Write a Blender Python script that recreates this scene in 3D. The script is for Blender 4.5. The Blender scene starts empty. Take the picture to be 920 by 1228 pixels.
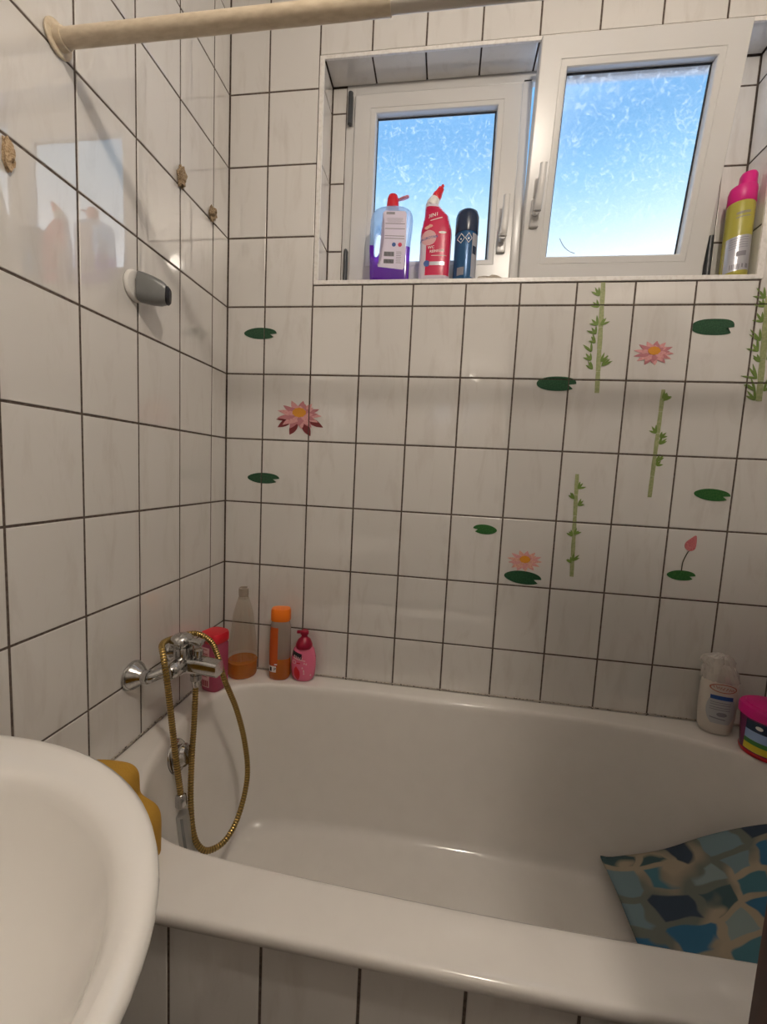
import bpy, bmesh, math, random
from mathutils import Vector, Matrix
from mathutils.bvhtree import BVHTree
random.seed(7)
PI = math.pi
Z0 = 1.74                      # height of the tile joint under the window above the floor
S = bpy.context.scene
COL = S.collection

# ------------------------------------------------------------------ camera
cam = bpy.data.objects.new('camera', bpy.data.cameras.new('camera'))
COL.objects.link(cam)
rt = Vector((0.98880089, 0.14101025, 0.04887653))
up = Vector((-0.06187202, 0.08929747, 0.99408139))
fw = Vector((-0.13581112, 0.98597265, -0.09702201))
cam.matrix_world = Matrix(((rt.x, up.x, -fw.x, 0.6968), (rt.y, up.y, -fw.y, -1.2649), (rt.z, up.z, -fw.z, -0.48625 + Z0), (0, 0, 0, 1)))
cam.data.sensor_fit = 'HORIZONTAL'; cam.data.sensor_width = 36; cam.data.lens = 36 * 497.447 / 920
cam.data.clip_start = 0.02
S.camera = cam

# ------------------------------------------------------------------ sky
w = bpy.data.worlds.new('sky'); S.world = w; w.use_nodes = True
nt = w.node_tree; nt.nodes.clear()
def N(nt, t, **k):
    n = nt.nodes.new(t)
    for a, b in k.items():
        if a == 'v':
            for i, x in b.items(): n.inputs[i].default_value = x
        else: setattr(n, a, b)
    return n
tc = N(nt, 'ShaderNodeTexCoord'); sp = N(nt, 'ShaderNodeSeparateXYZ'); cr = N(nt, 'ShaderNodeValToRGB')
bg = N(nt, 'ShaderNodeBackground'); out = N(nt, 'ShaderNodeOutputWorld')
nt.links.new(tc.outputs['Generated'], sp.inputs[0])
ab = N(nt, 'ShaderNodeMath', operation='MAXIMUM'); ab.inputs[1].default_value = 0.0
nt.links.new(sp.outputs['Z'], ab.inputs[0]); nt.links.new(ab.outputs[0], cr.inputs[0])
nt.links.new(cr.outputs[0], bg.inputs[0]); nt.links.new(bg.outputs[0], out.inputs[0])
e = cr.color_ramp.elements
e[0].position = 0.0; e[0].color = (0.60, 0.78, 1.10, 1)          # bluish glow below the horizon, added to light reveals and upper walls
e[1].position = 0.10; e[1].color = (1.3, 1.55, 1.95, 1)
for p, c in ((0.30, (1.5, 1.7, 2.0)), (0.385, (1.0, 1.03, 1.07)), (0.42, (0.70, 0.82, 0.94)), (0.47, (0.44, 0.65, 0.82)), (0.53, (0.23, 0.47, 0.71)), (0.60, (0.11, 0.31, 0.59)), (0.70, (0.30, 0.55, 0.9)), (1.0, (0.9, 1.2, 1.6))):
    k = e.new(p); k.color = (*c, 1)
bg.inputs[1].default_value = 1.6

# ------------------------------------------------------------------ exposure
S.view_settings.view_transform = 'Standard'; S.view_settings.look = 'None'
S.view_settings.exposure = 0.05; S.view_settings.gamma = 1.0; S.view_settings.use_curve_mapping = False
LAMP_POS = (1.0, -1.2, Z0 + 0.73)
LAMP_W = 27.0

# ------------------------------------------------------------------ materials
def mat(name, col=(0.8, 0.8, 0.8), rough=0.5, metal=0.0, trans=0.0, ior=1.45, coat=0.0, emit=None, estr=0, alpha=1.0, spec=0.5, noise=None, bump=None, sss=0):
    m = bpy.data.materials.new(name); m.use_nodes = True
    t = m.node_tree; b = t.nodes['Principled BSDF']
    b.inputs['Base Color'].default_value = (*col, 1); b.inputs['Roughness'].default_value = rough
    b.inputs['Metallic'].default_value = metal; b.inputs['Transmission Weight'].default_value = trans
    b.inputs['IOR'].default_value = ior; b.inputs['Coat Weight'].default_value = coat
    b.inputs['Specular IOR Level'].default_value = spec; b.inputs['Alpha'].default_value = alpha
    if emit: b.inputs['Emission Color'].default_value = (*emit, 1); b.inputs['Emission Strength'].default_value = estr
    if noise:      # (scale vector, second colour, low, high)
        sc, c2, lo, hi = noise
        tc = N(t, 'ShaderNodeTexCoord'); mp = N(t, 'ShaderNodeMapping'); mp.inputs['Scale'].default_value = sc
        nz = N(t, 'ShaderNodeTexNoise'); nz.inputs['Detail'].default_value = 5
        r = N(t, 'ShaderNodeMapRange', v={1: lo, 2: hi}); mx = N(t, 'ShaderNodeMix', data_type='RGBA')
        mx.inputs[6].default_value = (*col, 1); mx.inputs[7].default_value = (*c2, 1)
        t.links.new(tc.outputs['Object'], mp.inputs[0]); t.links.new(mp.outputs[0], nz.inputs[0])
        t.links.new(nz.outputs[0], r.inputs[0]); t.links.new(r.outputs[0], mx.inputs[0]); t.links.new(mx.outputs[2], b.inputs['Base Color'])
    if bump:
        tc = N(t, 'ShaderNodeTexCoord'); nz = N(t, 'ShaderNodeTexNoise', v={'Scale': bump[0]}); bp = N(t, 'ShaderNodeBump', v={'Strength': bump[1], 'Distance': bump[2]})
        t.links.new(tc.outputs['Object'], nz.inputs['Vector']); t.links.new(nz.outputs[0], bp.inputs['Height']); t.links.new(bp.outputs[0], b.inputs['Normal'])
    return m

def thin(name, col, tr=0.6, gloss=0.08, body=None):
    """clear or tinted thin plastic: transparent + a little body colour + glossy film"""
    m = bpy.data.materials.new(name); m.use_nodes = True; t = m.node_tree; t.nodes.clear()
    a = N(t, 'ShaderNodeBsdfTransparent'); a.inputs[0].default_value = (*col, 1)
    d = N(t, 'ShaderNodeBsdfTranslucent'); d.inputs[0].default_value = (*(body or col), 1)
    df = N(t, 'ShaderNodeBsdfDiffuse'); df.inputs[0].default_value = (*(body or col), 1)
    g = N(t, 'ShaderNodeBsdfGlossy'); g.inputs['Roughness'].default_value = 0.06
    f = N(t, 'ShaderNodeFresnel'); f.inputs[0].default_value = 1.45
    m0 = N(t, 'ShaderNodeMixShader'); m0.inputs[0].default_value = 0.5
    m1 = N(t, 'ShaderNodeMixShader'); m1.inputs[0].default_value = 1 - tr
    m2 = N(t, 'ShaderNodeMixShader'); ad = N(t, 'ShaderNodeMath', operation='ADD'); ad.inputs[1].default_value = gloss; o = N(t, 'ShaderNodeOutputMaterial')
    L = t.links.new
    L(d.outputs[0], m0.inputs[1]); L(df.outputs[0], m0.inputs[2]); L(a.outputs[0], m1.inputs[1]); L(m0.outputs[0], m1.inputs[2])
    L(m1.outputs[0], m2.inputs[1]); L(g.outputs[0], m2.inputs[2]); gm = N(t, 'ShaderNodeNewGeometry'); iv = N(t, 'ShaderNodeMath', operation='SUBTRACT'); iv.inputs[0].default_value = 1.0; mu = N(t, 'ShaderNodeMath', operation='MULTIPLY')
    L(gm.outputs['Backfacing'], iv.inputs[1]); L(f.outputs[0], ad.inputs[0]); L(ad.outputs[0], mu.inputs[0]); L(iv.outputs[0], mu.inputs[1]); L(mu.outputs[0], m2.inputs[0]); L(m2.outputs[0], o.inputs[0])
    return m

def tile_material():
    m = mat('glazed tile', (0.70, 0.655, 0.615), 0.03, ior=1.95, coat=0.6)
    t = m.node_tree; b = t.nodes['Principled BSDF']; L = t.links.new
    g = N(t, 'ShaderNodeNewGeometry')
    mp = N(t, 'ShaderNodeMapping'); mp.inputs['Scale'].default_value = (22, 22, 5); mp.inputs['Rotation'].default_value = (0.25, 0.25, 0)
    n1 = N(t, 'ShaderNodeTexNoise', v={'Scale': 1.0, 'Detail': 6, 'Roughness': 0.62, 'Distortion': 0.6})
    r = N(t, 'ShaderNodeMapRange', v={1: 0.52, 2: 0.72}); mx = N(t, 'ShaderNodeMix', data_type='RGBA')
    mx.inputs[6].default_value = (0.69, 0.665, 0.635, 1); mx.inputs[7].default_value = (0.62, 0.585, 0.55, 1)
    n2 = N(t, 'ShaderNodeTexNoise', v={'Scale': 9.0, 'Detail': 1}); bp = N(t, 'ShaderNodeBump', v={'Strength': 0.035, 'Distance': 0.01})
    L(g.outputs['Position'], mp.inputs[0]); L(mp.outputs[0], n1.inputs['Vector']); L(n1.outputs[0], r.inputs[0]); L(r.outputs[0], mx.inputs[0])
    L(mx.outputs[2], b.inputs['Base Color']); L(g.outputs['Position'], n2.inputs['Vector']); L(n2.outputs[0], bp.inputs['Height']); L(bp.outputs[0], b.inputs['Normal'])
    return m
M = dict(
    tile=tile_material(),
    grout=mat('dark grout', (0.075, 0.055, 0.045), 0.9, noise=((30, 30, 30), (0.13, 0.10, 0.08), 0.4, 0.65)),
    plaster=mat('ceiling paint', (0.82, 0.80, 0.77), 0.8, bump=(60, 0.1, 0.002)),
    floor=mat('floor tile', (0.10, 0.08, 0.065), 0.3, noise=((6, 6, 6), (0.13, 0.105, 0.085), 0.4, 0.6)),
    pvc=mat('white window plastic', (0.62, 0.61, 0.60), 0.26, noise=((3, 3, 3), (0.62, 0.605, 0.59), 0.4, 0.7)),
    pvc_trim=mat('white edge profile', (0.80, 0.77, 0.74), 0.3, noise=((20, 20, 20), (0.70, 0.66, 0.62), 0.45, 0.7)),
    gasket=mat('black rubber gasket', (0.015, 0.02, 0.03), 0.6),
    hinge=mat('grey hinge cap', (0.05, 0.055, 0.06), 0.35),
    enamel=mat('white bath enamel', (0.75, 0.715, 0.675), 0.13, coat=0.4, noise=((4, 4, 4), (0.73, 0.695, 0.655), 0.4, 0.7)),
    ceramic=mat('white sanitary ceramic', (0.82, 0.79, 0.75), 0.12, coat=0.5),
    chrome=mat('chrome', (0.52, 0.51, 0.50), 0.13, metal=1.0, noise=((40, 40, 40), (0.42, 0.41, 0.40), 0.45, 0.7)),
    gold=mat('golden hose metal', (0.50, 0.34, 0.11), 0.25, metal=0.9),
    darkgold=mat('dark hose groove', (0.12, 0.075, 0.025), 0.5, metal=0.3),
    steel=mat('grey plastic metal', (0.20, 0.205, 0.205), 0.3, metal=0.3),
    rod=mat('yellowed white tube', (0.66, 0.56, 0.42), 0.35, noise=((9, 30, 30), (0.55, 0.45, 0.32), 0.4, 0.7)),
    wood=mat('dark brown door paint', (0.035, 0.012, 0.008), 0.55, noise=((25, 25, 3), (0.055, 0.02, 0.012), 0.4, 0.65)),
    sealant=mat('old sealant', (0.55, 0.49, 0.43), 0.5, noise=((38, 38, 38), (0.07, 0.055, 0.045), 0.54, 0.63)),
    white=mat('white plastic', (0.80, 0.78, 0.75), 0.35),
    black=mat('black print', (0.015, 0.015, 0.02), 0.5),
    grey=mat('grey print', (0.22, 0.21, 0.24), 0.5),
    navy=mat('navy', (0.010, 0.022, 0.06), 0.25),
    blue=mat('blue can paint', (0.012, 0.075, 0.19), 0.25, metal=0.2),
    red=mat('red cap', (0.62, 0.015, 0.03), 0.35),
    darkred=mat('dark red pump', (0.30, 0.004, 0.03), 0.35),
    orange=mat('orange cap', (0.90, 0.20, 0.01), 0.35),
    magenta=mat('magenta lid', (0.62, 0.008, 0.20), 0.4),
    crimson=mat('crimson label', (0.55, 0.008, 0.07), 0.3),
    pinkbody=mat('pink bottle plastic', (0.74, 0.16, 0.27), 0.25),
    paleblue=mat('pale label blue', (0.30, 0.42, 0.70), 0.4),
    pinkpaper=mat('pale pink label', (0.70, 0.40, 0.42), 0.4),
    yellow=mat('yellow print', (0.72, 0.56, 0.04), 0.35),
    olive=mat('olive yellow can label', (0.38, 0.34, 0.05), 0.3),
    lilac=mat('pale lilac label', (0.66, 0.60, 0.74), 0.45),
    silver=mat('silver can label', (0.42, 0.42, 0.46), 0.3, metal=0.5),
    green=mat('green print', (0.06, 0.22, 0.05), 0.4),
    bpblue=mat('blue print', (0.02, 0.08, 0.30), 0.4),
    purple=thin('purple cleaning liquid', (0.45, 0.12, 0.85), 0.45, 0.03, (0.34, 0.07, 0.72)),
    cleartint=thin('pale blue translucent plastic', (0.80, 0.90, 1.0), 0.45, 0.03, (0.60, 0.76, 0.92)),
    glass=thin('clear glass', (0.955, 0.94, 0.90), 0.93, 0.03, (0.6, 0.55, 0.46)),
    haze=thin('hazy clear plastic', (0.92, 0.88, 0.84), 0.50, 0.04, (0.62, 0.54, 0.48)),
    orangeliq=thin('orange liquid', (0.95, 0.42, 0.10), 0.25, 0.04, (0.80, 0.28, 0.04)),
    amber=thin('amber liquid', (0.95, 0.55, 0.14), 0.30, 0.03, (0.72, 0.30, 0.04)),
    pinkjar=thin('pink jar plastic', (0.95, 0.45, 0.60), 0.25, 0.04, (0.66, 0.14, 0.26)),
    film=thin('crumpled cling film', (0.97, 0.96, 0.95), 0.50, 0.10, (0.88, 0.84, 0.80)),
    purplewall=thin('purple tub plastic', (0.75, 0.30, 0.60), 0.3, 0.04, (0.36, 0.06, 0.22)),
    lotion=mat('milky lotion bottle', (0.62, 0.57, 0.51), 0.3),
    mustard=mat('mustard foam', (0.42, 0.225, 0.025), 0.85, bump=(300, 0.4, 0.002)),
    pad=mat('lily pad print', (0.014, 0.060, 0.028), 0.35, noise=((60, 60, 60), (0.03, 0.10, 0.045), 0.4, 0.7)),
    padfresh=mat('fresh green pad print', (0.020, 0.105, 0.025), 0.35, noise=((60, 60, 60), (0.05, 0.16, 0.04), 0.4, 0.7)),
    petal=mat('pale pink petal print', (0.66, 0.36, 0.34), 0.4, noise=((70, 70, 70), (0.62, 0.27, 0.29), 0.4, 0.6)),
    petal2=mat('deep pink petal print', (0.50, 0.20, 0.22), 0.4),
    peach=mat('peach petal print', (0.70, 0.42, 0.33), 0.4, noise=((70, 70, 70), (0.62, 0.30, 0.26), 0.4, 0.6)),
    sepal=mat('maroon leaf print', (0.19, 0.028, 0.032), 0.4),
    heart=mat('orange flower heart print', (0.66, 0.28, 0.03), 0.45),
    bamboo=mat('bamboo stem print', (0.27, 0.31, 0.14), 0.4, noise=((30, 30, 30), (0.34, 0.36, 0.19), 0.4, 0.6)),
    bleaf=mat('bamboo leaf print', (0.15, 0.23, 0.05), 0.4),
    stemdark=mat('dark stem print', (0.05, 0.05, 0.025), 0.4),
    bud=mat('pink bud print', (0.46, 0.10, 0.12), 0.4, noise=((90, 90, 90), (0.60, 0.22, 0.22), 0.4, 0.6)),
    rust=mat('brown crumbled filler', (0.20, 0.13, 0.07), 0.85, noise=((120, 120, 120), (0.42, 0.33, 0.22), 0.45, 0.6), bump=(200, 0.8, 0.004)),
    tan=mat('tan filler', (0.52, 0.38, 0.24), 0.8, noise=((80, 80, 80), (0.36, 0.24, 0.13), 0.45, 0.6), bump=(150, 0.6, 0.003)),
    stone=mat('grey brown crust', (0.32, 0.27, 0.22), 0.85, noise=((90, 90, 90), (0.45, 0.40, 0.33), 0.4, 0.6)),
)

def window_glass():
    m = bpy.data.materials.new('frosted window glass'); m.use_nodes = True; t = m.node_tree; t.nodes.clear(); L = t.links.new
    tc = N(t, 'ShaderNodeTexCoord')
    n = N(t, 'ShaderNodeTexNoise', v={'Scale': 42.0, 'Detail': 4, 'Roughness': 0.6, 'Distortion': 2.2})
    r = N(t, 'ShaderNodeMapRange', v={1: 0.55, 2: 0.68, 3: 0.02, 4: 0.42})
    n2 = N(t, 'ShaderNodeTexNoise', v={'Scale': 260.0, 'Detail': 2}); r2 = N(t, 'ShaderNodeMapRange', v={1: 0.30, 2: 0.7, 3: 0.94, 4: 1.0})
    tr = N(t, 'ShaderNodeBsdfRefraction', v={'Roughness': 0.30, 'IOR': 1.16}); tl = N(t, 'ShaderNodeBsdfTranslucent'); tl.inputs[0].default_value = (1, 1, 1, 1)
    g = N(t, 'ShaderNodeBsdfGlossy', v={'Roughness': 0.15}); mx = N(t, 'ShaderNodeMixShader'); m2 = N(t, 'ShaderNodeMixShader'); m2.inputs[0].default_value = 0.03
    cb = N(t, 'ShaderNodeCombineColor'); o = N(t, 'ShaderNodeOutputMaterial')
    L(tc.outputs['Object'], n.inputs['Vector']); L(tc.outputs['Object'], n2.inputs['Vector']); L(n.outputs[0], r.inputs[0]); L(n2.outputs[0], r2.inputs[0])
    for i in range(3): L(r2.outputs[0], cb.inputs[i])
    L(cb.outputs[0], tr.inputs[0]); L(r.outputs[0], mx.inputs[0]); L(tr.outputs[0], mx.inputs[1]); L(tl.outputs[0], mx.inputs[2])
    L(mx.outputs[0], m2.inputs[1]); L(g.outputs[0], m2.inputs[2]); L(m2.outputs[0], o.inputs[0])
    return m
M['wglass'] = window_glass()

def mosaic():
    m = mat('blue mosaic cloth', (0.1, 0.2, 0.3), 0.8); t = m.node_tree; b = t.nodes['Principled BSDF']; L = t.links.new
    uv = N(t, 'ShaderNodeTexCoord'); mp = N(t, 'ShaderNodeMapping')
    nz = N(t, 'ShaderNodeTexNoise', v={'Scale': 9.0}); ad = N(t, 'ShaderNodeMix', data_type='RGBA', blend_type='LINEAR_LIGHT'); ad.inputs[0].default_value = 0.035
    L(uv.outputs['UV'], ad.inputs[6]); L(uv.outputs['UV'], nz.inputs['Vector']); L(nz.outputs['Color'], ad.inputs[7]); L(ad.outputs[2], mp.inputs[0])
    sc = 15.0
    v1 = N(t, 'ShaderNodeTexVoronoi', v={'Scale': sc, 'Randomness': 0.42})
    v2 = N(t, 'ShaderNodeTexVoronoi', feature='DISTANCE_TO_EDGE', v={'Scale': sc, 'Randomness': 0.42})
    L(mp.outputs[0], v1.inputs['Vector']); L(mp.outputs[0], v2.inputs['Vector'])
    s = N(t, 'ShaderNodeSeparateColor'); L(v1.outputs['Color'], s.inputs[0])
    c = N(t, 'ShaderNodeValToRGB'); c.color_ramp.interpolation = 'CONSTANT'; el = c.color_ramp.elements
    cols = [(0.0, (0.03, 0.05, 0.08)), (0.18, (0.03, 0.13, 0.24)), (0.36, (0.16, 0.24, 0.27)), (0.52, (0.045, 0.09, 0.10)), (0.66, (0.06, 0.17, 0.22)), (0.82, (0.22, 0.29, 0.29))]
    el[0].color = (*cols[0][1], 1); el[1].position = cols[1][0]; el[1].color = (*cols[1][1], 1)
    for p, q in cols[2:]: k = el.new(p); k.color = (*q, 1)
    L(s.outputs[0], c.inputs[0])
    r = N(t, 'ShaderNodeMapRange', v={1: 0.14, 2: 0.09}); mx = N(t, 'ShaderNodeMix', data_type='RGBA'); gp = N(t, 'ShaderNodeMix', data_type='RGBA'); gp.inputs[6].default_value = (0.36, 0.30, 0.22, 1); gp.inputs[7].default_value = (0.14, 0.155, 0.14, 1); gn = N(t, 'ShaderNodeTexNoise', v={'Scale': 7.0}); gr = N(t, 'ShaderNodeMapRange', v={1: 0.42, 2: 0.52}); L(uv.outputs['UV'], gn.inputs['Vector']); L(gn.outputs[0], gr.inputs[0]); L(gr.outputs[0], gp.inputs[0]); L(gp.outputs[2], mx.inputs[7])
    L(v2.outputs['Distance'], r.inputs[0]); L(r.outputs[0], mx.inputs[0]); L(c.outputs[0], mx.inputs[6]); L(mx.outputs[2], b.inputs['Base Color'])
    return m
M['mosaic'] = mosaic()

# ------------------------------------------------------------------ object helpers
def link(name, me, parent=None, mats=None):
    o = bpy.data.objects.new(name, me); COL.objects.link(o)
    for m in (mats or []): me.materials.append(m)
    if parent is not None: o.parent = parent
    return o
def obj(name, bm, m, parent=None, smooth=True, ang=40):
    bmesh.ops.recalc_face_normals(bm, faces=bm.faces)
    me = bpy.data.meshes.new(name); bm.to_mesh(me); bm.free()
    o = link(name, me, parent, m if isinstance(m, (list, tuple)) else [m])
    if smooth:
        me.polygons.foreach_set('use_smooth', [True] * len(me.polygons))
        me.set_sharp_from_angle(angle=math.radians(ang))
    return o
def tag(o, label, cat, group=None):
    o['label'] = label; o['category'] = cat
    if group: o['group'] = group
    return o
def thing(name, label, cat, loc, rot=(0, 0, 0), group=None):
    o = bpy.data.objects.new(name, None); COL.objects.link(o); o.location = loc; o.rotation_euler = rot
    o.empty_display_size = 0.05
    return tag(o, label, cat, group)
def struct(o): o['kind'] = 'structure'; return o
B = bmesh.new
def box(bm, a, b, bev=0, seg=2, mi=0):
    a, b = Vector(a), Vector(b)
    r = bmesh.ops.create_cube(bm, size=1.0); vs = r['verts']
    for v in vs: v.co = Vector(((a.x + b.x) / 2 + v.co.x * (b.x - a.x), (a.y + b.y) / 2 + v.co.y * (b.y - a.y), (a.z + b.z) / 2 + v.co.z * (b.z - a.z)))
    fs = list({f for v in vs for f in v.link_faces})
    for f in fs: f.material_index = mi
    if bev:
        es = list({x for v in vs for x in v.link_edges})
        bmesh.ops.bevel(bm, geom=es, offset=bev, segments=seg, profile=0.6, affect='EDGES')
    return bm
def rings(bm, rs, cap0=True, cap1=True, mi=0):
    """skin through closed rings of equal length"""
    vr = [[bm.verts.new(p) for p in r] for r in rs]; n = len(vr[0])
    for a, b in zip(vr, vr[1:]):
        for i in range(n):
            j = (i + 1) % n; f = bm.faces.new((a[i], a[j], b[j], b[i])); f.material_index = mi
    if cap0: bm.faces.new(vr[0]).material_index = mi
    if cap1: bm.faces.new(list(reversed(vr[-1]))).material_index = mi
    return bm
def se(t, rx, ry, n):
    c, s = math.cos(t), math.sin(t)
    return (rx * math.copysign(abs(c) ** (2 / n), c), ry * math.copysign(abs(s) ** (2 / n), s))
def loft(bm, secs, seg=40, cap0=True, cap1=True, mi=0):
    """secs: (z, rx, ry, exponent, x offset, y offset)"""
    rs = []
    for s in secs:
        z, rx = s[0], s[1]; ry = s[2] if len(s) > 2 else rx; n = s[3] if len(s) > 3 else 2; ox = s[4] if len(s) > 4 else 0; oy = s[5] if len(s) > 5 else 0
        rs.append([Vector((ox + a, oy + b, z)) for a, b in (se(2 * PI * k / seg, rx, ry, n) for k in range(seg))])
    return rings(bm, rs, cap0, cap1, mi)
def section(secs, z):
    S_ = [tuple(s) + (s[1], 2, 0, 0)[len(s) - 2:] if len(s) < 6 else s for s in secs]
    for a, b in zip(S_, S_[1:]):
        if a[0] <= z <= b[0]:
            t = (z - a[0]) / max(1e-9, b[0] - a[0]); return [p + (q - p) * t for p, q in zip(a, b)]
    return list(S_[0] if z < S_[0][0] else S_[-1])
def onto(secs, x, z, eps=0.0004):
    """point on the camera-facing (-y) side of a lofted body"""
    _, rx, ry, n, ox, oy = section(secs, z)
    u = min(0.999, abs((x - ox) / rx)); y = ry * (1 - u ** n) ** (1 / n)
    return Vector((x, oy - y - eps, z))
def patch(bm, secs, x0, x1, z0, z1, eps=0.0004, nx=14, nz=6, mi=0, shear=0.0, rnd=0.0):
    g = []
    for j in range(nz + 1):
        row = []
        for i in range(nx + 1):
            u, v = i / nx, j / nz; x = x0 + (x1 - x0) * u; z = z0 + (z1 - z0) * v + shear * (x - x0)
            if rnd:
                k = abs(2 * v - 1); x = (x0 + x1) / 2 + (x - (x0 + x1) / 2) * math.sqrt(max(0.0, 1 - (k ** 2) * rnd))
            sc_ = section(secs, z); x = min(max(x, sc_[4] - sc_[1] * .998), sc_[4] + sc_[1] * .998)
            row.append(bm.verts.new(onto(secs, x, z, eps)))
        g.append(row)
    for j in range(nz):
        for i in range(nx): bm.faces.new((g[j][i], g[j][i + 1], g[j + 1][i + 1], g[j + 1][i])).material_index = mi
    return bm
def text(bm, s, size, fn, x, z, slant=0, wide=1.0, mi=0):
    """flat lettering laid onto a surface: fn(x, z) -> point"""
    cu = bpy.data.curves.new('t', 'FONT'); cu.body = s; cu.size = size; cu.align_x = 'CENTER'; cu.align_y = 'CENTER'; cu.resolution_u = 2; cu.offset = size * 0.012
    o = bpy.data.objects.new('t', cu); COL.objects.link(o)
    dg = bpy.context.evaluated_depsgraph_get(); me = o.evaluated_get(dg).to_mesh()
    vs = [bm.verts.new(fn(x + v.co.x * wide, z + v.co.y + slant * v.co.x)) for v in me.vertices]
    for p in me.polygons:
        try: bm.faces.new([vs[i] for i in p.vertices]).material_index = mi
        except ValueError: pass
    bpy.data.objects.remove(o); bpy.data.curves.remove(cu)
    return bm
def catmull(P, n=12, closed=False):
    P = [Vector(p) for p in P]; out = []; m = len(P)
    rng = range(m) if closed else range(m - 1)
    for i in rng:
        a = P[(i - 1) % m] if closed or i > 0 else P[0] * 2 - P[1]
        b = P[i]; c = P[(i + 1) % m]; d = P[(i + 2) % m] if closed or i + 2 < m else c * 2 - b
        for k in range(n):
            t = k / n; out.append(0.5 * ((2 * b) + (c - a) * t + (2 * a - 5 * b + 4 * c - d) * t * t + (3 * b - a - 3 * c + d) * t ** 3))
    if not closed: out.append(P[-1])
    return out
def tube(bm, P, r, seg=14, cap=True, mi=0):
    P = [Vector(p) for p in P]; rf = r if callable(r) else (lambda i: r); rs = []; nrm = None
    for i, p in enumerate(P):
        d = (P[min(i + 1, len(P) - 1)] - P[max(i - 1, 0)]).normalized()
        if nrm is None: nrm = d.orthogonal().normalized()
        nrm = (nrm - d * nrm.dot(d)).normalized(); bn = d.cross(nrm); R_ = rf(i)
        rs.append([p + (nrm * math.cos(2 * PI * k / seg) + bn * math.sin(2 * PI * k / seg)) * R_ for k in range(seg)])
    return rings(bm, rs, cap, cap, mi)
def resample(P, step):
    out = [P[0].copy()]; acc = 0
    for a, b in zip(P, P[1:]):
        L = (b - a).length; pos = step - acc
        while pos <= L: out.append(a.lerp(b, pos / L)); pos += step
        acc = L - (pos - step)
    return out
def lathe(bm, prof, origin, axis, seg=40, mi=0):
    """prof: (distance along axis, radius)"""
    ax = Vector(axis).normalized(); n = ax.orthogonal().normalized(); b = ax.cross(n); o = Vector(origin)
    return rings(bm, [[o + ax * d + (n * math.cos(2 * PI * k / seg) + b * math.sin(2 * PI * k / seg)) * max(r, 1e-5) for k in range(seg)] for d, r in prof], True, True, mi)
def prism(bm, poly, fn, d0, d1, mi=0):
    """closed outline poly [(u, v)], fn(u, v, d) -> point"""
    a = [bm.verts.new(fn(u, v, d0)) for u, v in poly]; b = [bm.verts.new(fn(u, v, d1)) for u, v in poly]; n = len(poly)
    fs = [bm.faces.new(a), bm.faces.new(list(reversed(b)))] + [bm.faces.new((a[i], b[i], b[(i + 1) % n], a[(i + 1) % n])) for i in range(n)]
    for f in fs: f.material_index = mi
    bmesh.ops.triangulate(bm, faces=fs[:2])
    return bm
def outline_solid(outlines, depth, bevel, res=3):
    """2D curve with holes -> rounded solid, local x, z; depth along y"""
    cu = bpy.data.curves.new('o', 'CURVE'); cu.dimensions = '2D'; cu.fill_mode = 'BOTH'; cu.extrude = depth; cu.bevel_depth = bevel; cu.bevel_resolution = res; cu.offset = -bevel
    for pts in outlines:
        s = cu.splines.new('POLY'); s.points.add(len(pts) - 1); s.use_cyclic_u = True
        for q, p in zip(s.points, pts): q.co = (p[0], p[1], 0, 1)
    o = bpy.data.objects.new('o', cu); COL.objects.link(o)
    me = o.evaluated_get(bpy.context.evaluated_depsgraph_get()).to_mesh()
    bm = B(); bm.from_mesh(me)
    for v in bm.verts: v.co = Vector((v.co.x, v.co.z, v.co.y))
    bpy.data.objects.remove(o); bpy.data.curves.remove(cu)
    bmesh.ops.remove_doubles(bm, verts=bm.verts, dist=1e-5)
    return bm
def halves(bm, z):
    """cut a solid at height z, closed on both sides"""
    o = []
    for up_ in (True, False):
        c = bm.copy(); r = bmesh.ops.bisect_plane(c, geom=c.verts[:] + c.edges[:] + c.faces[:], plane_co=(0, 0, z), plane_no=(0, 0, 1), clear_inner=up_, clear_outer=not up_)
        bmesh.ops.holes_fill(c, edges=[x for x in r['geom_cut'] if isinstance(x, bmesh.types.BMEdge)], sides=0); o.append(c)
    bm.free(); return o

# ------------------------------------------------------------------ tiled walls
TW, TH, J = 0.15179, 0.202, 0.0044
def tile(bm, f, u0, u1, v0, v1):
    """f(u, v, d) with d = height above the grout; surface at d = 0"""
    h = J / 2; u0 += h; u1 -= h; v0 += h; v1 -= h
    if u1 - u0 < 0.004 or v1 - v0 < 0.004: return
    lv = []
    tl = [random.uniform(-1, 1) * 0.00022 for _ in range(3)]
    for ins, d in ((0, -0.002), (0.0003, -0.0006), (0.0014, 0.0)):
        q = []
        for a, b in ((u0 + ins, v0 + ins), (u1 - ins, v0 + ins), (u1 - ins, v1 - ins), (u0 + ins, v1 - ins)):
            du = tl[0] * (1 if a > (u0 + u1) / 2 else -1) + tl[1] * (1 if b > (v0 + v1) / 2 else -1)
            q.append(bm.verts.new(f(a, b, d + (du - 0.0005 if d > -0.001 else 0))))
        lv.append(q)
    for a, b in zip(lv, lv[1:]):
        for i in range(4): bm.faces.new((a[i], a[(i + 1) % 4], b[(i + 1) % 4], b[i])).material_index = 0
    bm.faces.new(lv[-1]).material_index = 0
def grid(bm, f, us, vs, hole=None):
    for a, b in zip(us, us[1:]):
        for c, d in zip(vs, vs[1:]):
            if hole and a >= hole[0] - .02 and b <= hole[1] + .02 and d > hole[2] and c < hole[3]:
                if c < hole[2] - .01: tile(bm, f, a, b, c, hole[2])
                if d > hole[3] + .01: tile(bm, f, a, b, hole[3], d)
                continue
            tile(bm, f, a, b, c, d)
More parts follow.
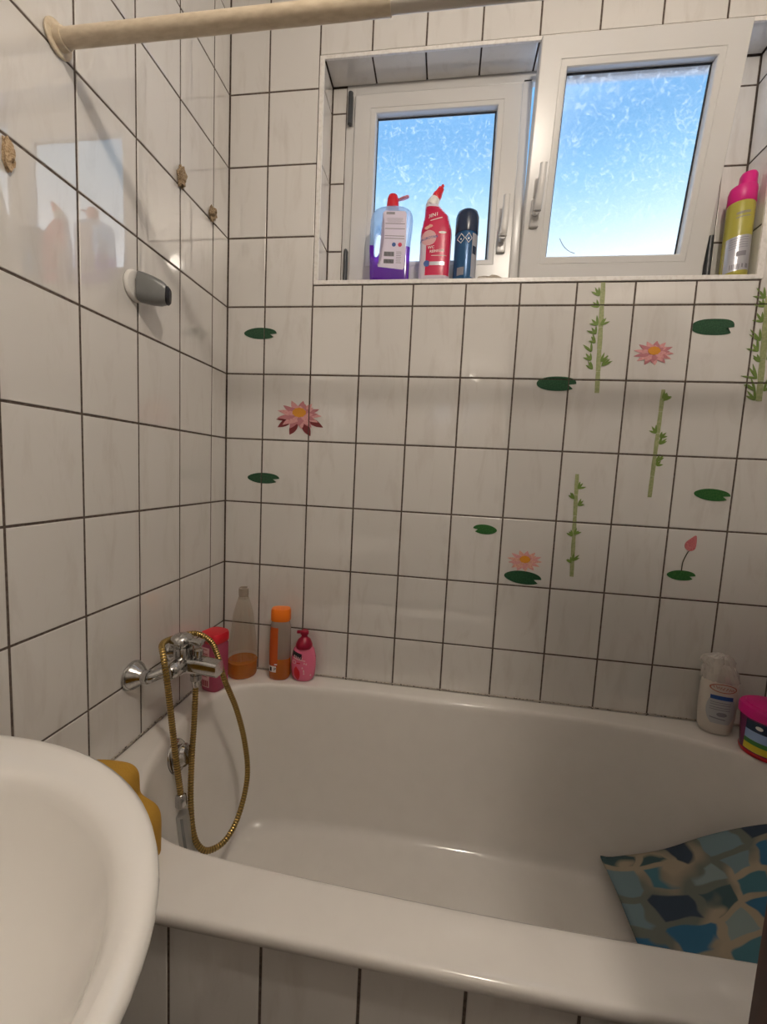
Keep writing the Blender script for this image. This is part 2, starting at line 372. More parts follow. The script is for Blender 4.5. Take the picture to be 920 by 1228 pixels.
def lines(first, step, lo, hi):
    l = [lo]; k = math.ceil((lo - first) / step + 1e-6)
    while first + k * step < hi - 1e-6: l.append(first + k * step); k += 1
    if l[1] - l[0] < 0.006: l.pop(1)
    return l + [hi]
CE = 0.92                                   # ceiling above the joint line
RX, FY = 1.70, -2.70                        # room width and depth
ZL = lines(0, TH, -Z0, CE)
XL = lines(0.12255, TW, 0, RX)
YL = [-y for y in reversed(lines(0.08306, TW, 0, -FY))]
HX0, HX1, HZ0, HZ1 = 0.2743, 1.4887, 0.062, 0.691
ND = 0.09                                   # depth of the niche in front of the window
FX0, FX1, FZ0, FZ1 = 0.335, 1.412, 0.076, 0.684
bm = B()
for f in (0, 1):
    y0, y1 = ((0.0018, ND), (ND + 0.0018, 0.109))[f]
    x0, x1, z0, z1 = ((HX0 + .005, HX1 - .005, HZ0 + .005, HZ1 - .005), (FX0, FX1, FZ0, FZ1))[f]
    box(bm, (-0.15, y0, 0 - .1), (x0, y1, Z0 + CE + .1), mi=1); box(bm, (x1, y0, -.1), (RX + .15, y1, Z0 + CE + .1), mi=1)
    box(bm, (x0, y0, -.1), (x1, y1, Z0 + z0), mi=1); box(bm, (x0, y0, Z0 + z1), (x1, y1, Z0 + CE + .1), mi=1)
grid(bm, lambda u, v, d: Vector((u, -d, Z0 + v)), XL, ZL, (HX0, HX1, HZ0, HZ1))
RL, RR, RT, RB = 0.289, 1.476, 0.6795, 0.0745        # finished faces of the reveal
cols = [RL] + [x for x in XL if RL + .01 < x < RR - .01] + [RR]; rows = [RB] + [z for z in ZL if RB + .01 < z < RT - .01] + [RT]
for a, b in zip(cols, cols[1:]):
    tile(bm, lambda u, v, d: Vector((u, v, Z0 + RT - d)), a, b, 0.001, ND)
    tile(bm, lambda u, v, d: Vector((u, v, Z0 + RB + d)), a, b, 0.001, ND)
for a, b in zip(rows, rows[1:]):
    tile(bm, lambda u, v, d: Vector((RL + d, u, Z0 + v)), 0.001, ND, a, b)
    tile(bm, lambda u, v, d: Vector((RR - d, u, Z0 + v)), 0.001, ND, a, b)
    tile(bm, lambda u, v, d: Vector((u, ND - d, Z0 + v)), RL, FX0, a, b)
    tile(bm, lambda u, v, d: Vector((u, ND - d, Z0 + v)), FX1, RR, a, b)
struct(obj('wall_back', bm, [M['tile'], M['grout']], smooth=False))
bm = B(); box(bm, (-0.15, FY - .15, -.1), (-0.0018, 0.0018, Z0 + CE + .1), mi=1)
grid(bm, lambda u, v, d: Vector((d, u, Z0 + v)), YL, ZL); struct(obj('wall_left', bm, [M['tile'], M['grout']], smooth=False))
bm = B(); box(bm, (RX + .0018, FY - .15, -.1), (RX + .15, 0.0018, Z0 + CE + .1), mi=1)
grid(bm, lambda u, v, d: Vector((RX - d, u, Z0 + v)), YL, ZL); struct(obj('wall_right', bm, [M['tile'], M['grout']], smooth=False))
bm = B(); box(bm, (-.0018, FY - .15, -.1), (RX + .0018, FY - .0018, Z0 + CE + .1), mi=1)
grid(bm, lambda u, v, d: Vector((u, FY + d, Z0 + v)), XL, ZL); struct(obj('wall_front', bm, [M['tile'], M['grout']], smooth=False))
bm = B(); box(bm, (-.0018, FY, -.1), (RX + .0018, 0.0018, -0.002), mi=1)
grid(bm, lambda u, v, d: Vector((u, v, d)), lines(0.1, .3, 0, RX), lines(-1.9, .3, FY, 0)); struct(obj('floor', bm, [M['floor'], M['grout']], smooth=False))
bm = B(); box(bm, (-.002, FY, Z0 + CE), (RX + .002, 0.0018, Z0 + CE + .1)); struct(obj('ceiling', bm, M['plaster'], smooth=False))
# tiled front of the bath
PX = lines(0.0148, TW, 0, RX)
bm = B(); box(bm, (0.001, -0.7335, 0.001), (RX - .001, -0.70, Z0 - 1.184), mi=1)
grid(bm, lambda u, v, d: Vector((u, -0.7355 - d, v)), PX, [0.002, 0.134, 0.336, Z0 - 1.183]); struct(obj('wall_bath_front', bm, [M['tile'], M['grout']], smooth=False))
# white edge profile round the niche

def mitred(bm, x0, x1, z0, z1, wd, prof):
    """picture-frame moulding: prof = [(inset 0..1 of width, y)] closed cross-section, real mitres"""
    wl, wr, wb, wt = wd; rs = []
    for t, y in prof:
        rs.append([Vector((x0 + wl * t, y, z0 + wb * t)), Vector((x1 - wr * t, y, z0 + wb * t)), Vector((x1 - wr * t, y, z1 - wt * t)), Vector((x0 + wl * t, y, z1 - wt * t))])
    vr = [[bm.verts.new(p) for p in r] for r in rs]; n = len(vr)
    for k in range(n):
        a, b = vr[k], vr[(k + 1) % n]
        for i in range(4): bm.faces.new((a[i], a[(i + 1) % 4], b[(i + 1) % 4], b[i]))
bm = B(); mitred(bm, HX0 + .001, HX1 + .004, Z0 + HZ0 + .001, Z0 + HZ1 - .001, (.0135, .0160, .0120, .0110), [(0, .004), (0, -.0012), (.08, -.0022), (.92, -.0022), (1, -.0012), (1, .004)])
struct(obj('trim_1', bm, M['pvc_trim'], ang=20))

# ------------------------------------------------------------------ window
def frame_bars(bm, x0, x1, z0, z1, wl, wr, wb, wt, y0, y1, bev=0.003):
    box(bm, (x0, y0, z0), (x0 + wl, y1, z1), bev); box(bm, (x1 - wr, y0, z0), (x1, y1, z1), bev)
    box(bm, (x0 + wl - .001, y0, z0), (x1 - wr + .001, y1, z0 + wb), bev); box(bm, (x0 + wl - .001, y0, z1 - wt), (x1 - wr + .001, y1, z1), bev)
bm = B(); frame_bars(bm, FX0, FX1, Z0 + FZ0, Z0 + FZ1, .027, .027, .024, .03, ND - .001, 0.108)
box(bm, (0.857, ND - .001, Z0 + FZ0 + .02), (0.885, 0.150, Z0 + FZ1 - .02), 0.003)
win = struct(obj('window_1', bm, M['pvc']))
def sash(x0, x1, z0, z1, gx0, gx1, gz0, gz1, loc, rot, handle):
    """local coordinates: front face at y = 0, hinge line at z = 0"""
    bm = B(); wd = (gx0 - x0, x1 - gx1, gz0 - z0, z1 - gz1); e = 0.74
    mitred(bm, x0, x1, z0, z1, wd, [(0.0, 0.052), (0.0, 0.004), (0.02, 0.001), (0.04, 0.0), (e - .02, 0.0), (e, 0.0015), (e + .012, 0.0005), (e + .05, 0.0006), (0.94, 0.002), (0.975, 0.005), (1.0, 0.022), (1.0, 0.029), (0.72, 0.034), (0.70, 0.052)])
    s = obj('window_sash', bm, M['pvc'], win, ang=20); s.location = loc; s.rotation_euler = rot
    bm = B(); box(bm, (gx0 - .004, 0.0235, gz0 - .004), (gx1 + .004, 0.0275, gz1 + .004)); obj('glass_pane', bm, M['wglass'], s, smooth=False)
    bm = B(); mitred(bm, gx0 - .001, gx1 + .001, gz0 - .001, gz1 + .001, (.004, .0055, .002, .006), [(0, .0222), (1, .0222), (1, .0233), (0, .0233)]); obj('gasket', bm, M['gasket'], s, smooth=False)
    hx, hz, sgn = handle
    bm = B(); box(bm, (hx - .013, -0.010, hz - .035), (hx + .013, 0.001, hz + .035), 0.004, 3); lathe(bm, [(0, .010), (.022, .009), (.03, .010)], (hx, -0.005, hz), (0, -1, 0), 20)
    P = catmull([(hx, -.034, hz - .004), (hx + .001, -.040, hz + .012), (hx + .003, -.042, hz + .05), (hx + .004, -.040, hz + .105)], 6)
    if sgn < 0: P = [Vector((p.x, p.y, 2 * hz - p.z)) for p in P]
    rs = []
    for i, p in enumerate(P):
        t = i / (len(P) - 1); a = 0.011 - 0.002 * t; rs.append([p + Vector((x, y, 0)) for x, y in (se(2 * PI * k / 16, a, 0.007, 2.6) for k in range(16))])
    rings(bm, rs); obj('window_handle', bm, M['pvc'], s)
    return s
HZ = Z0 + 0.08
s1 = sash(0.362, 0.857, 0.02, 0.568, 0.431, 0.788, 0.088, 0.513, (0, 0.08, HZ), (0, 0, 0), (0.826, 0.135, 1))
TA = math.atan2(0.085 + 0.03, 0.662 - 0.05)
s2 = sash(0.8835, 1.384, 0.032, 0.625, 0.957, 1.315, 0.116, 0.553, (0, 0.085, Z0 + 0.05), (TA, 0, 0), (0.911, 0.222, 1))
bm = B(); tube(bm, catmull([(0.992, 0.0225, 0.166), (1.005, 0.0225, 0.147), (1.022, 0.0225, 0.133), (1.040, 0.0225, 0.126)], 6), 0.0009, 6); obj('scratch', bm, M['grey'], s2)
def hinge(x, z0, z1, y=0.078, r=0.0075):
    bm = B(); lathe(bm, [(0, .003), (.002, r), (z1 - z0 - .002, r), (z1 - z0, .003)], (x, y, Z0 + z0), (0, 0, 1), 20); box(bm, (x - .006, y, Z0 + z0 + .004), (x + .006, y + .014, Z0 + z1 - .004), .001)
    obj('hinge_cap', bm, M['hinge'], win)
hinge(0.349, 0.563, 0.655); hinge(0.351, 0.085, 0.203, r=.005); hinge(1.398, 0.085, 0.215)

# ------------------------------------------------------------------ bath
tub = thing('bathtub', 'long white enamel bathtub built in under the window behind a tiled front', 'bathtub', (0, 0, 0))
RIM = Z0 - 1.160
CX, CY = 0.80, -0.375
oc = [(.068, -.30), (.076, -.20), (.105, -.135), (.160, -.103), (.28, -.084), (.53, -.070), (.90, -.068), (1.14, -.072), (1.34, -.092), (1.44, -.122), (1.54, -.170), (1.605, -.26), (1.62, -.375),
      (1.60, -.50), (1.545, -.585), (1.46, -.632), (1.30, -.652), (.95, -.660), (.60, -.658), (.36, -.650), (.245, -.634), (.165, -.590), (.105, -.505), (.075, -.40)]
dense = catmull([(x, y, 0) for x, y in oc], 16, True)
pol = sorted((math.atan2((p.y - CY) , p.x - CX), (Vector((p.x - CX, p.y - CY))).length) for p in dense)
def orad(t):
    import bisect
    i = bisect.bisect(pol, (t, 0)); a = pol[i - 1]; b = pol[i % len(pol)]
    ta, tb = a[0], b[0]
    if i == 0: ta -= 2 * PI
    if i == len(pol): tb += 2 * PI
    return a[1] + (b[1] - a[1]) * ((t - ta) / (tb - ta) if tb > ta else 0)
def rrect(x0, x1, y0, y1, r, nl=56, ns=26, nc=6):
    P = []
    for (cx, cy, a0), (ex, ey, n) in zip(((x1 - r, y1 - r, 0), (x0 + r, y1 - r, PI / 2), (x0 + r, y0 + r, PI), (x1 - r, y0 + r, 1.5 * PI)), ((0, 0, nl), (0, 0, ns), (0, 0, nl), (0, 0, ns))):
        for k in range(nc + 1): P.append((cx + r * math.cos(a0 + k * PI / 2 / nc), cy + r * math.sin(a0 + k * PI / 2 / nc)))
        P.append(n)
    out = []; i = 0; flat = [p for p in P if not isinstance(p, int)]; cnt = [p for p in P if isinstance(p, int)]
    for c in range(4):
        seg = flat[c * (nc + 1):(c + 1) * (nc + 1)]; out += seg; a = seg[-1]; b = flat[((c + 1) % 4) * (nc + 1)]; n = cnt[c]
        out += [(a[0] + (b[0] - a[0]) * k / n, a[1] + (b[1] - a[1]) * k / n) for k in range(1, n)]
    return out
OUT = rrect(0.0015, RX - .0015, -0.7550, -0.0025, 0.018)
ang = [math.atan2(y - CY, x - CX) for x, y in OUT]
INN = [(CX + orad(t) * math.cos(t), CY + orad(t) * math.sin(t)) for t in ang]
def inset_out(d, z): return [Vector((min(max(x, .0015 + d), RX - .0015 - d), min(max(y, -.7550 + d), -.0025 - d), RIM + z)) for x, y in OUT]
def bot(x, y): return (0.165 + (x - .067) / 1.553 * (1.50 - .165), -0.60 + (y + .66) / .592 * (.60 - .145))
def lev(t, z, o=0.0):
    r = []
    for x, y in INN:
        bx, by = bot(x, y); d = Vector((x - CX, y - CY)).normalized() * o
        r.append(Vector((x + (bx - x) * t + d.x, y + (by - y) * t + d.y, RIM + z)))
    return r
L_ = [inset_out(.018, -.023), inset_out(.004, -.023), inset_out(.002, -.021), inset_out(.0005, -.012), inset_out(.001, -.006), inset_out(.003, -.002), inset_out(.0065, -.0003), inset_out(.012, 0),
      lev(0, 0, .016), lev(0, -.0012, .008), lev(0, -.005, .002), lev(.02, -.012), lev(.05, -.024), lev(.10, -.05), lev(.30, -.13), lev(.48, -.215), lev(.60, -.275), lev(.70, -.318), lev(.80, -.352), lev(.90, -.377), lev(1.0, -.392)]
for k, z in ((.92, -.400), (.8, -.405), (.5, -.410), (.2, -.412)):
    base = lev(1.0, z); c = Vector((0.70, -.37, RIM + z)); L_.append([c + (p - c) * k for p in base])
bm = B(); rings(bm, L_, False, True)
shell = obj('bath_shell', bm, M['enamel'], tub, ang=60)
bvh = BVHTree.FromPolygons([v.co.copy() for v in shell.data.vertices], [tuple(p.vertices) for p in shell.data.polygons])
# overflow rosette with turning knob, on the end wall
h = bvh.ray_cast(Vector((0.5, -0.372, Z0 - 1.217)), Vector((-1, 0, 0)))
ov = h[0]; on = h[1] if h[1].x > 0 else -h[1]
bm = B(); lathe(bm, [(-.006, .040), (.003, .040), (.008, .036), (.010, .028), (.010, .0)], ov, on, 36); r_ = obj('overflow_plate', bm, M['chrome'], tub)
bm = B(); lathe(bm, [(.008, .018), (.014, .026), (.024, .027), (.031, .021), (.033, .0)], ov, on, 30); P0 = ov + on * .03; box(bm, P0 - Vector((.005, .005, .024)), P0 + Vector((.005, .005, .024)), .002); obj('overflow_knob', bm, M['chrome'], tub)
# old sealant between bath and tiles
bm = B(); box(bm, (0.004, -0.0030, RIM - .001), (RX - .004, 0.0, RIM + .0022)); box(bm, (0.0, -0.76, RIM - .001), (0.0030, -0.002, RIM + .0022)); struct(obj('trim_2', bm, M['sealant'], smooth=False))

# ------------------------------------------------------------------ washbasin
bas = thing('washbasin', 'white ceramic washbasin with rounded front, hung in front of the bathtub corner', 'washbasin', (0, -1.06, 0))
ZB = Z0 - 0.900
def dshape(a, b, cx, back, n=2.0, k=96):
    P = []
    for i in range(k):
        t = 2 * PI * i / k; x, y = se(t, 1, b, n)
        P.append((cx + (x * a if x > 0 else x * (cx - back)), y * (1 if x > 0 else 1.0)))
    return P
def dback(a, b, cx, back, k=96):
    P = []
    for i in range(k):
        t = 2 * PI * i / k
        if math.cos(t) >= 0: x, y = se(t, a, b, 2.0); P.append((cx + x, y))
        else: x, y = se(t, cx - back, b, 7); P.append((cx + x, y))
    return P
bm = B()
R3 = lambda P, z: [Vector((x, y, ZB + z)) for x, y in P]
L_ = [R3(dback(.10, .11, .12, .004), -.185), R3(dback(.20, .17, .12, .004), -.165), R3(dback(.295, .245, .12, .004), -.11), R3(dback(.345, .283, .12, .004), -.06), R3(dback(0.358, 0.292, .12, .004), -.030), R3(dback(0.364, 0.297, .12, .004), -.014),
      R3(dback(0.362, 0.296, .12, .004), -.005), R3(dback(0.355, 0.290, .12, .006), .0), R3(dback(0.344, 0.281, .12, .012), .001), R3(dshape(.297, .242, .165, .055), -.0015), R3(dshape(.288, .233, .167, .062), -.004), R3(dshape(.281, .227, .168, .068), -.010), R3(dshape(.274, .221, .17, .075), -.022),
      R3(dshape(.258, .208, .17, .085), -.060), R3(dshape(.225, .180, .17, .10), -.100), R3(dshape(.15, .125, .17, .12), -.128), R3(dshape(.03, .03, .17, .14), -.136)]
rings(bm, L_, True, True); obj('basin_bowl', bm, M['ceramic'], bas, ang=60)
bm = B(); lathe(bm, [(0, .022), (.003, .022), (.005, .017), (.003, .012), (.003, 0)], (.17, 0, ZB - .136), (0, 0, 1), 30); obj('drain', bm, M['chrome'], bas)
bm = B(); loft(bm, [(0.001, .10, .11, 3, .115), (.02, .095, .105, 3, .115), (.30, .075, .085, 2.5, .105), (ZB - .18, .085, .10, 2.5, .105)], 40); obj('pedestal', bm, M['ceramic'], bas)

# ------------------------------------------------------------------ door leaf beside the camera
bm = B(); box(bm, (0.990, -0.942, 0.008), (RX - .012, -0.902, Z0 + 0.36), 0.002); d1 = struct(obj('door_1', bm, M['wood']))
bm = B(); box(bm, (1.020, -0.950, 0.93), (1.055, -0.942, 1.15), .003); lathe(bm, [(0, .009), (.045, .009)], (1.038, -.948, 1.08), (0, -1, 0), 16); tube(bm, [(1.038, -.993, 1.08), (1.155, -.993, 1.08)], .009, 14); obj('door_handle', bm, M['steel'], d1)

# ------------------------------------------------------------------ lamp
lx, ly, lz = LAMP_POS
lamp = thing('ceiling_lamp', 'small hanging bulb lamp on a short cord above the room', 'lamp', (lx, ly, Z0 + CE))
bm = B(); lathe(bm, [(0, .045), (-.012, .045), (-.03, .02), (-.032, 0)], (0, 0, 0), (0, 0, 1), 30); obj('ceiling_rose', bm, M['white'], lamp)
dz = lz - (Z0 + CE)
bm = B(); lathe(bm, [(-.02, .003), (dz + .10, .003)], (0, 0, 0), (0, 0, 1), 10); lathe(bm, [(dz + .10, .010), (dz + .095, .019), (dz + .045, .020), (dz + .043, 0)], (0, 0, 0), (0, 0, 1), 24); obj('lamp_socket', bm, M['white'], lamp)
bm = B(); lathe(bm, [(dz + .05, .012), (dz + .035, .022), (dz + .015, .038), (dz, .044), (dz - .015, .040), (dz - .030, .026), (dz - .038, .0)], (0, 0, 0), (0, 0, 1), 28)
area = 4 * PI * .042 ** 2
obj('bulb', bm, mat('lit bulb', (1, .9, .8), .5, emit=(1.0, 0.89, 0.76), estr=LAMP_W / (PI * area)), lamp)

# ------------------------------------------------------------------ shower curtain rod
rod = thing('shower_curtain_rod', 'yellowed white telescopic shower curtain rod spanning above the bathtub', 'curtain rod', (0, -0.574, Z0 + 0.219))
bm = B(); lathe(bm, [(0.0015, .026), (.004, .026), (.0055, .0245), (.006, .017), (.018, .0155), (.020, 0)], (0, 0, 0), (1, 0, 0), 32); obj('wall_flange', bm, M['rod'], rod)
bm = B(); lathe(bm, [(-.0015, .024), (-.006, .024), (-.010, .020), (-.020, .0165), (-.030, .0155), (-.032, 0)], (RX, 0, 0), (1, 0, 0), 32); obj('wall_flange', bm, M['rod'], rod)
bm = B(); lathe(bm, [(.01, .0135), (.575, .0135), (.5755, .0115)], (0, 0, 0), (1, 0, 0), 32); obj('outer_tube', bm, M['rod'], rod)
bm = B(); lathe(bm, [(.57, .0112), (RX - .01, .0112)], (0, 0, 0), (1, 0, 0), 32); obj('inner_tube', bm, mat('pale tube', (.62, .57, .50), .35), rod)

# ------------------------------------------------------------------ shower head bracket on the wall
br = thing('shower_bracket', 'grey shower head bracket with round white base on the side wall', 'bracket', (0, -0.398, Z0 - 0.108))
bm = B(); lathe(bm, [(.0012, .033), (.005, .033), (.009, .030), (.010, .0)], (0, 0, 0), (1, 0, 0), 36); obj('base_plate', bm, M['white'], br)
D = Vector((0.90, 0.42, -0.05)).normalized(); Sd = Vector((0, 0, 1)).cross(D).normalized(); U = D.cross(Sd)
secs = [(.0, .020, .030), (.012, .021, .030), (.030, .0205, .029), (.046, .0195, .0255), (.056, .018, .020)]
bm = B(); rings(bm, [[Vector((.010, 0, 0)) + D * d + Sd * x + U * (y - d * .12) for x, y in (se(2 * PI * k / 28, a, b, 3.5) for k in range(28))] for d, a, b in secs]); obj('bracket_body', bm, M['steel'], br)
bm = B(); c0 = Vector((.010, 0, 0)) + D * .054
rings(bm, [[c0 + D * d + Sd * x + U * (y - .008) for x, y in (se(2 * PI * k / 20, a * .017, a * .018, 3) for k in range(20))] for d, a in ((0, 1), (.006, 1.05), (.010, .8))]); obj('clip_slot', bm, M['black'], br)

# ------------------------------------------------------------------ bath mixer
mx_ = thing('bath_mixer', 'chrome wall mounted bath mixer tap above the tub end', 'tap', (0, -0.345, Z0 - 0.985))
for yy in (-.072, .075):
    bm = B(); lathe(bm, [(.0012, .034), (.004, .0345), (.012, .031), (.026, .019), (.032, .016), (.033, .0)], (0, yy, -.008), (1, 0, 0), 40); obj('wall_rosette', bm, M['chrome'], mx_)
    s = 1 if yy > 0 else -1
    bm = B(); tube(bm, catmull([(.025, yy, -.008), (.045, yy, -.008), (.060, yy - s * .012, -.004), (.082, yy - s * .028, .0)], 6), .0135, 20)
    lathe(bm, [(.03, .0165), (.045, .0165), (.046, .014)], (0, yy, -.008), (1, 0, 0), 8); obj('connecting_arm', bm, M['chrome'], mx_)
bm = B(); lathe(bm, [(-.062, .0), (-.062, .014), (-.056, .019), (-.030, .022), (.030, .022), (.056, .019), (.062, .014), (.062, 0)], (.085, 0, 0), (0, 1, 0), 36)
lathe(bm, [(-.020, .020), (.005, .024), (.036, .023), (.042, .021), (.043, 0)], (.085, 0, 0), (0, 0, 1), 36); obj('mixer_body', bm, M['chrome'], mx_)
bm = B(); lathe(bm, [(.040, .020), (.046, .027), (.056, .029), (.066, .025), (.072, .015), (.073, 0)], (.085, 0, 0), (-.15, 0, 1), 36)
box(bm, (.090, -.010, .050), (.138, .010, .062), .004, 3); box(bm, (.075, -.030, .048), (.093, .030, .060), .004, 3); obj('lever_handle', bm, M['chrome'], mx_)
P = [Vector(p) for p in ((.095, .0, -.003), (.125, .004, -.004), (.148, .009, -.009), (.172, .013, -.014))]
bm = B(); rings(bm, [[p + Vector((0, x, y)) for x, y in (se(2 * PI * k / 24, a, b, 4.2) for k in range(24))] for p, a, b in zip(P, (.021, .020, .0195, .019), (.019, .019, .0185, .018))]); obj('spout', bm, M['chrome'], mx_)
bm = B(); lathe(bm, [(.008, .008), (.020, .008), (.022, .011), (.034, .011), (.036, 0)], (.122, .004, 0), (0, 0, 1), 24); obj('diverter_knob', bm, M['chrome'], mx_)
bm = B(); lathe(bm, [(-.012, .012), (-.028, .012), (-.030, .014), (-.044, .014), (-.048, .0105), (-.062, .009)], (.115, .004, 0), (0, 0, 1), 24); obj('hose_outlet', bm, M['chrome'], mx_)

# ------------------------------------------------------------------ hose and hand shower
hs = thing('hand_shower', 'chrome hand shower hanging in the tub on its golden ribbed hose', 'hand shower', (0.12, -0.345, Z0 - 1.04))
o0 = Vector((0.12, -0.345, Z0 - 1.04))
HP = [(.115, -.341, -1.040), (.1155, -.345, -1.085), (.117, -.352, -1.145), (.122, -.369, -1.232), (.133, -.389, -1.315), (.152, -.408, -1.378), (.172, -.411, -1.412), (.192, -.397, -1.428), (.212, -.360, -1.430), (.224, -.316, -1.396), (.225, -.276, -1.322),
      (.211, -.266, -1.233), (.191, -.277, -1.134), (.167, -.297, -1.045), (.145, -.288, -.993), (.113, -.272, -.958), (.076, -.283, -.936), (.052, -.335, -.930), (.056, -.385, -.924), (.078, -.413, -.940), (.092, -.421, -.985), (.101, -.417, -1.085), (.110, -.413, -1.191), (.120, -.408, -1.290)]
path = resample(catmull([Vector((x, y, z + Z0)) - o0 for x, y, z in HP], 24), 0.0021)
bm = B(); tube(bm, path, lambda i: (0.0070, 0.0075, 0.0062)[i % 3], 12)
hose = obj('ribbed_hose', bm, [M['gold'], M['darkgold']], hs, ang=180)
n = len(hose.data.polygons)
for k, p in enumerate(hose.data.polygons):
    ring = k // 12
    if ring % 3 == 2: p.material_index = 1
Hq = [Vector((x, y, z + Z0)) - o0 for x, y, z in ((.119, -.408, -1.286), (.124, -.411, -1.330), (.133, -.414, -1.375), (.146, -.417, -1.43), (.158, -.418, -1.475))]
bm = B(); d = (Hq[1] - Hq[0]).normalized(); lathe(bm, [(-.002, .009), (.002, .0125), (.024, .0135), (.027, .012)], Hq[0], d, 8); obj('hose_collar', bm, M['chrome'], hs)
HC = catmull(Hq[1:], 8)
bm = B(); tube(bm, HC, lambda i: .0150 + i * .00035, 24); obj('shower_handle', bm, mat('satin chrome', (.50, .50, .49), .28, metal=.8), hs)
bm = B(); n_ = len(HC) - 1; off = Vector((.45, -.85, .2)).normalized(); sd = Vector((.85, .45, 0)).normalized()
rings(bm, [[p + off * (.0140 + i * .00035 + c) + sd * a for a, c in ((-.0035, 0), (.0035, 0), (.0030, .0016), (-.0030, .0016))] for i, p in enumerate(HC[1:-1])]); obj('grip_stripe', bm, M['steel'], hs)
hd = (Hq[-1] - Hq[-2]).normalized(); 
bm = B(); lathe(bm, [(-.012, .018), (.0, .030), (.012, .034), (.020, .034), (.022, .030), (.022, 0)], Hq[-1] + hd * .012, Vector((.8, -.1, .25)), 36); obj('shower_head', bm, M['chrome'], hs)

# ------------------------------------------------------------------ bottles on the bath rim
def bottle(name, label, cat, x, y, z, rz=0): return thing(name, label, cat, (x, y, z), (0, 0, rz))
RB_ = RIM + 0.0005
# pink jar with red flip lid
t = bottle('bath_salt_jar', 'pink translucent jar with red flip lid standing beside the tap', 'jar', 0.054, -0.146, RB_, -0.25)
sj = [(0, .028, .028, 3), (.004, .032, .032, 3), (.012, .033, .033, 3), (.138, .033, .033, 3), (.146, .030, .030, 2.6), (.150, .029, .029, 2.4)]
bm = B(); loft(bm, sj, 40); obj('jar_body', bm, M['pinkjar'], t)
bm = B(); loft(bm, [(.147, .033, .033, 3), (.150, .0345, .0345, 3), (.170, .0345, .0345, 3), (.175, .032, .032, 3), (.176, .020, .020, 2.5)], 40); box(bm, (-.045, -.008, .163), (-.032, .008, .169), .002); obj('flip_lid', bm, M['red'], t)
bm = B(); patch(bm, sj, -.026, .010, .015, .135, .0004); obj('jar_label', bm, M['pinkpaper'], t)
bm = B()
for zz in (.128, .116, .112, .070, .062, .054, .046): patch(bm, sj, -.024, .008 - random.random() * .008, zz, zz + .002, .0009, nz=1)
for k in range(5): patch(bm, sj, -.022 + k * .006, -.018 + k * .006, .018, .036, .0009, nx=1, nz=2)
obj('jar_print', bm, M['darkred'], t)
# tall clear glass bottle with amber rest
t = bottle('glass_bottle', 'tall clear glass bottle with a little amber liquid in the tiled corner', 'bottle', 0.094, -0.050, RB_)
sg = [(0, .036), (.003, .043), (.010, .0455), (.06, .0455), (.085, .045), (.12, .041), (.155, .036), (.20, .031), (.235, .022), (.258, .0145), (.275, .0125), (.276, .0145), (.280, .0145), (.281, .0125), (.286, .0125)]
bm = B(); loft(bm, [s for s in sg if s[0] >= .05] , 44, cap0=False, cap1=False); loft(bm, [(.286, .0125), (.286, .010), (.276, .010), (.25, .0165)], 44, False, False); obj('bottle_glass', bm, M['glass'], t)
bm = B(); loft(bm, [(0, .036), (.003, .043), (.010, .0455), (.050, .0455)], 44); obj('amber_liquid', bm, M['amber'], t)
bm = B(); loft(bm, [(.258, .0135), (.262, .0155), (.283, .0155), (.2865, .0125), (.2865, .0105)], 32, cap0=False, cap1=False); obj('screw_thread', bm, M['haze'], t)
# orange capped slim bottle
t = bottle('shampoo_bottle', 'slim clear bottle with orange cap and orange side label on the tub rim', 'bottle', 0.218, -0.045, RB_, 0.15)
so = [(0, .026, .019, 2.4), (.004, .031, .023, 2.4), (.012, .033, .025, 2.4), (.10, .0335, .0255, 2.4), (.17, .032, .0245, 2.4), (.186, .028, .022, 2.3), (.192, .024, .020, 2.2)]
bm = B(); loft(bm, so, 40); hi, lo = halves(bm, .070); obj('bottle_body', hi, M['haze'], t); obj('orange_liquid', lo, M['orangeliq'], t)
bm = B(); loft(bm, [(.190, .029, .022, 2.6), (.193, .031, .0235, 2.6), (.222, .0305, .023, 2.6), (.229, .028, .021, 2.6), (.230, .015, .012, 2.4)], 40); obj('bottle_cap', bm, M['orange'], t)
bm = B(); patch(bm, so, -.0325, -.002, .045, .172, .0005); obj('side_label', bm, mat('burnt orange label', (.50, .085, .012), .4), t)
bm = B(); patch(bm, so, -.031, -.006, .028, .048, .0008); patch(bm, so, -.012, -.003, .052, .056, .0009, nz=1); obj('white_panel', bm, M['white'], t)
bm = B(); text(bm, 'P', .014, lambda x, z: onto(so, x, z, .0012), -.010, .038); patch(bm, so, -.027, -.020, .031, .044, .0012); obj('panel_print', bm, M['black'], t)
# pink pump soap bottle
t = bottle('soap_dispenser', 'rounded pink soap bottle with dark red pump top on the tub rim', 'bottle', 0.294, -0.036, RB_, 0.12)
ss = [(0, .026, .018, 2.3), (.004, .031, .022, 2.3), (.015, .036, .025, 2.3), (.045, .039, .026, 2.2), (.075, .0385, .0255, 2.2), (.100, .033, .022, 2.1), (.113, .024, .018, 2), (.118, .019, .016, 2)]
bm = B(); loft(bm, ss, 40); obj('bottle_body', bm, M['pinkbody'], t)
bm = B(); loft(bm, [(.106, .0255), (.112, .0265), (.118, .0255), (.132, .019), (.138, .0115), (.142, .0095), (.148, .0095), (.149, .013), (.158, .0135), (.161, .010)], 32); box(bm, (-.024, -.006, .150), (.0, .006, .159), .003); obj('pump_top', bm, M['darkred'], t)
bm = B(); patch(bm, ss, -.033, -.002, .082, .099, .0006, shear=-.25); obj('black_label', bm, M['black'], t)
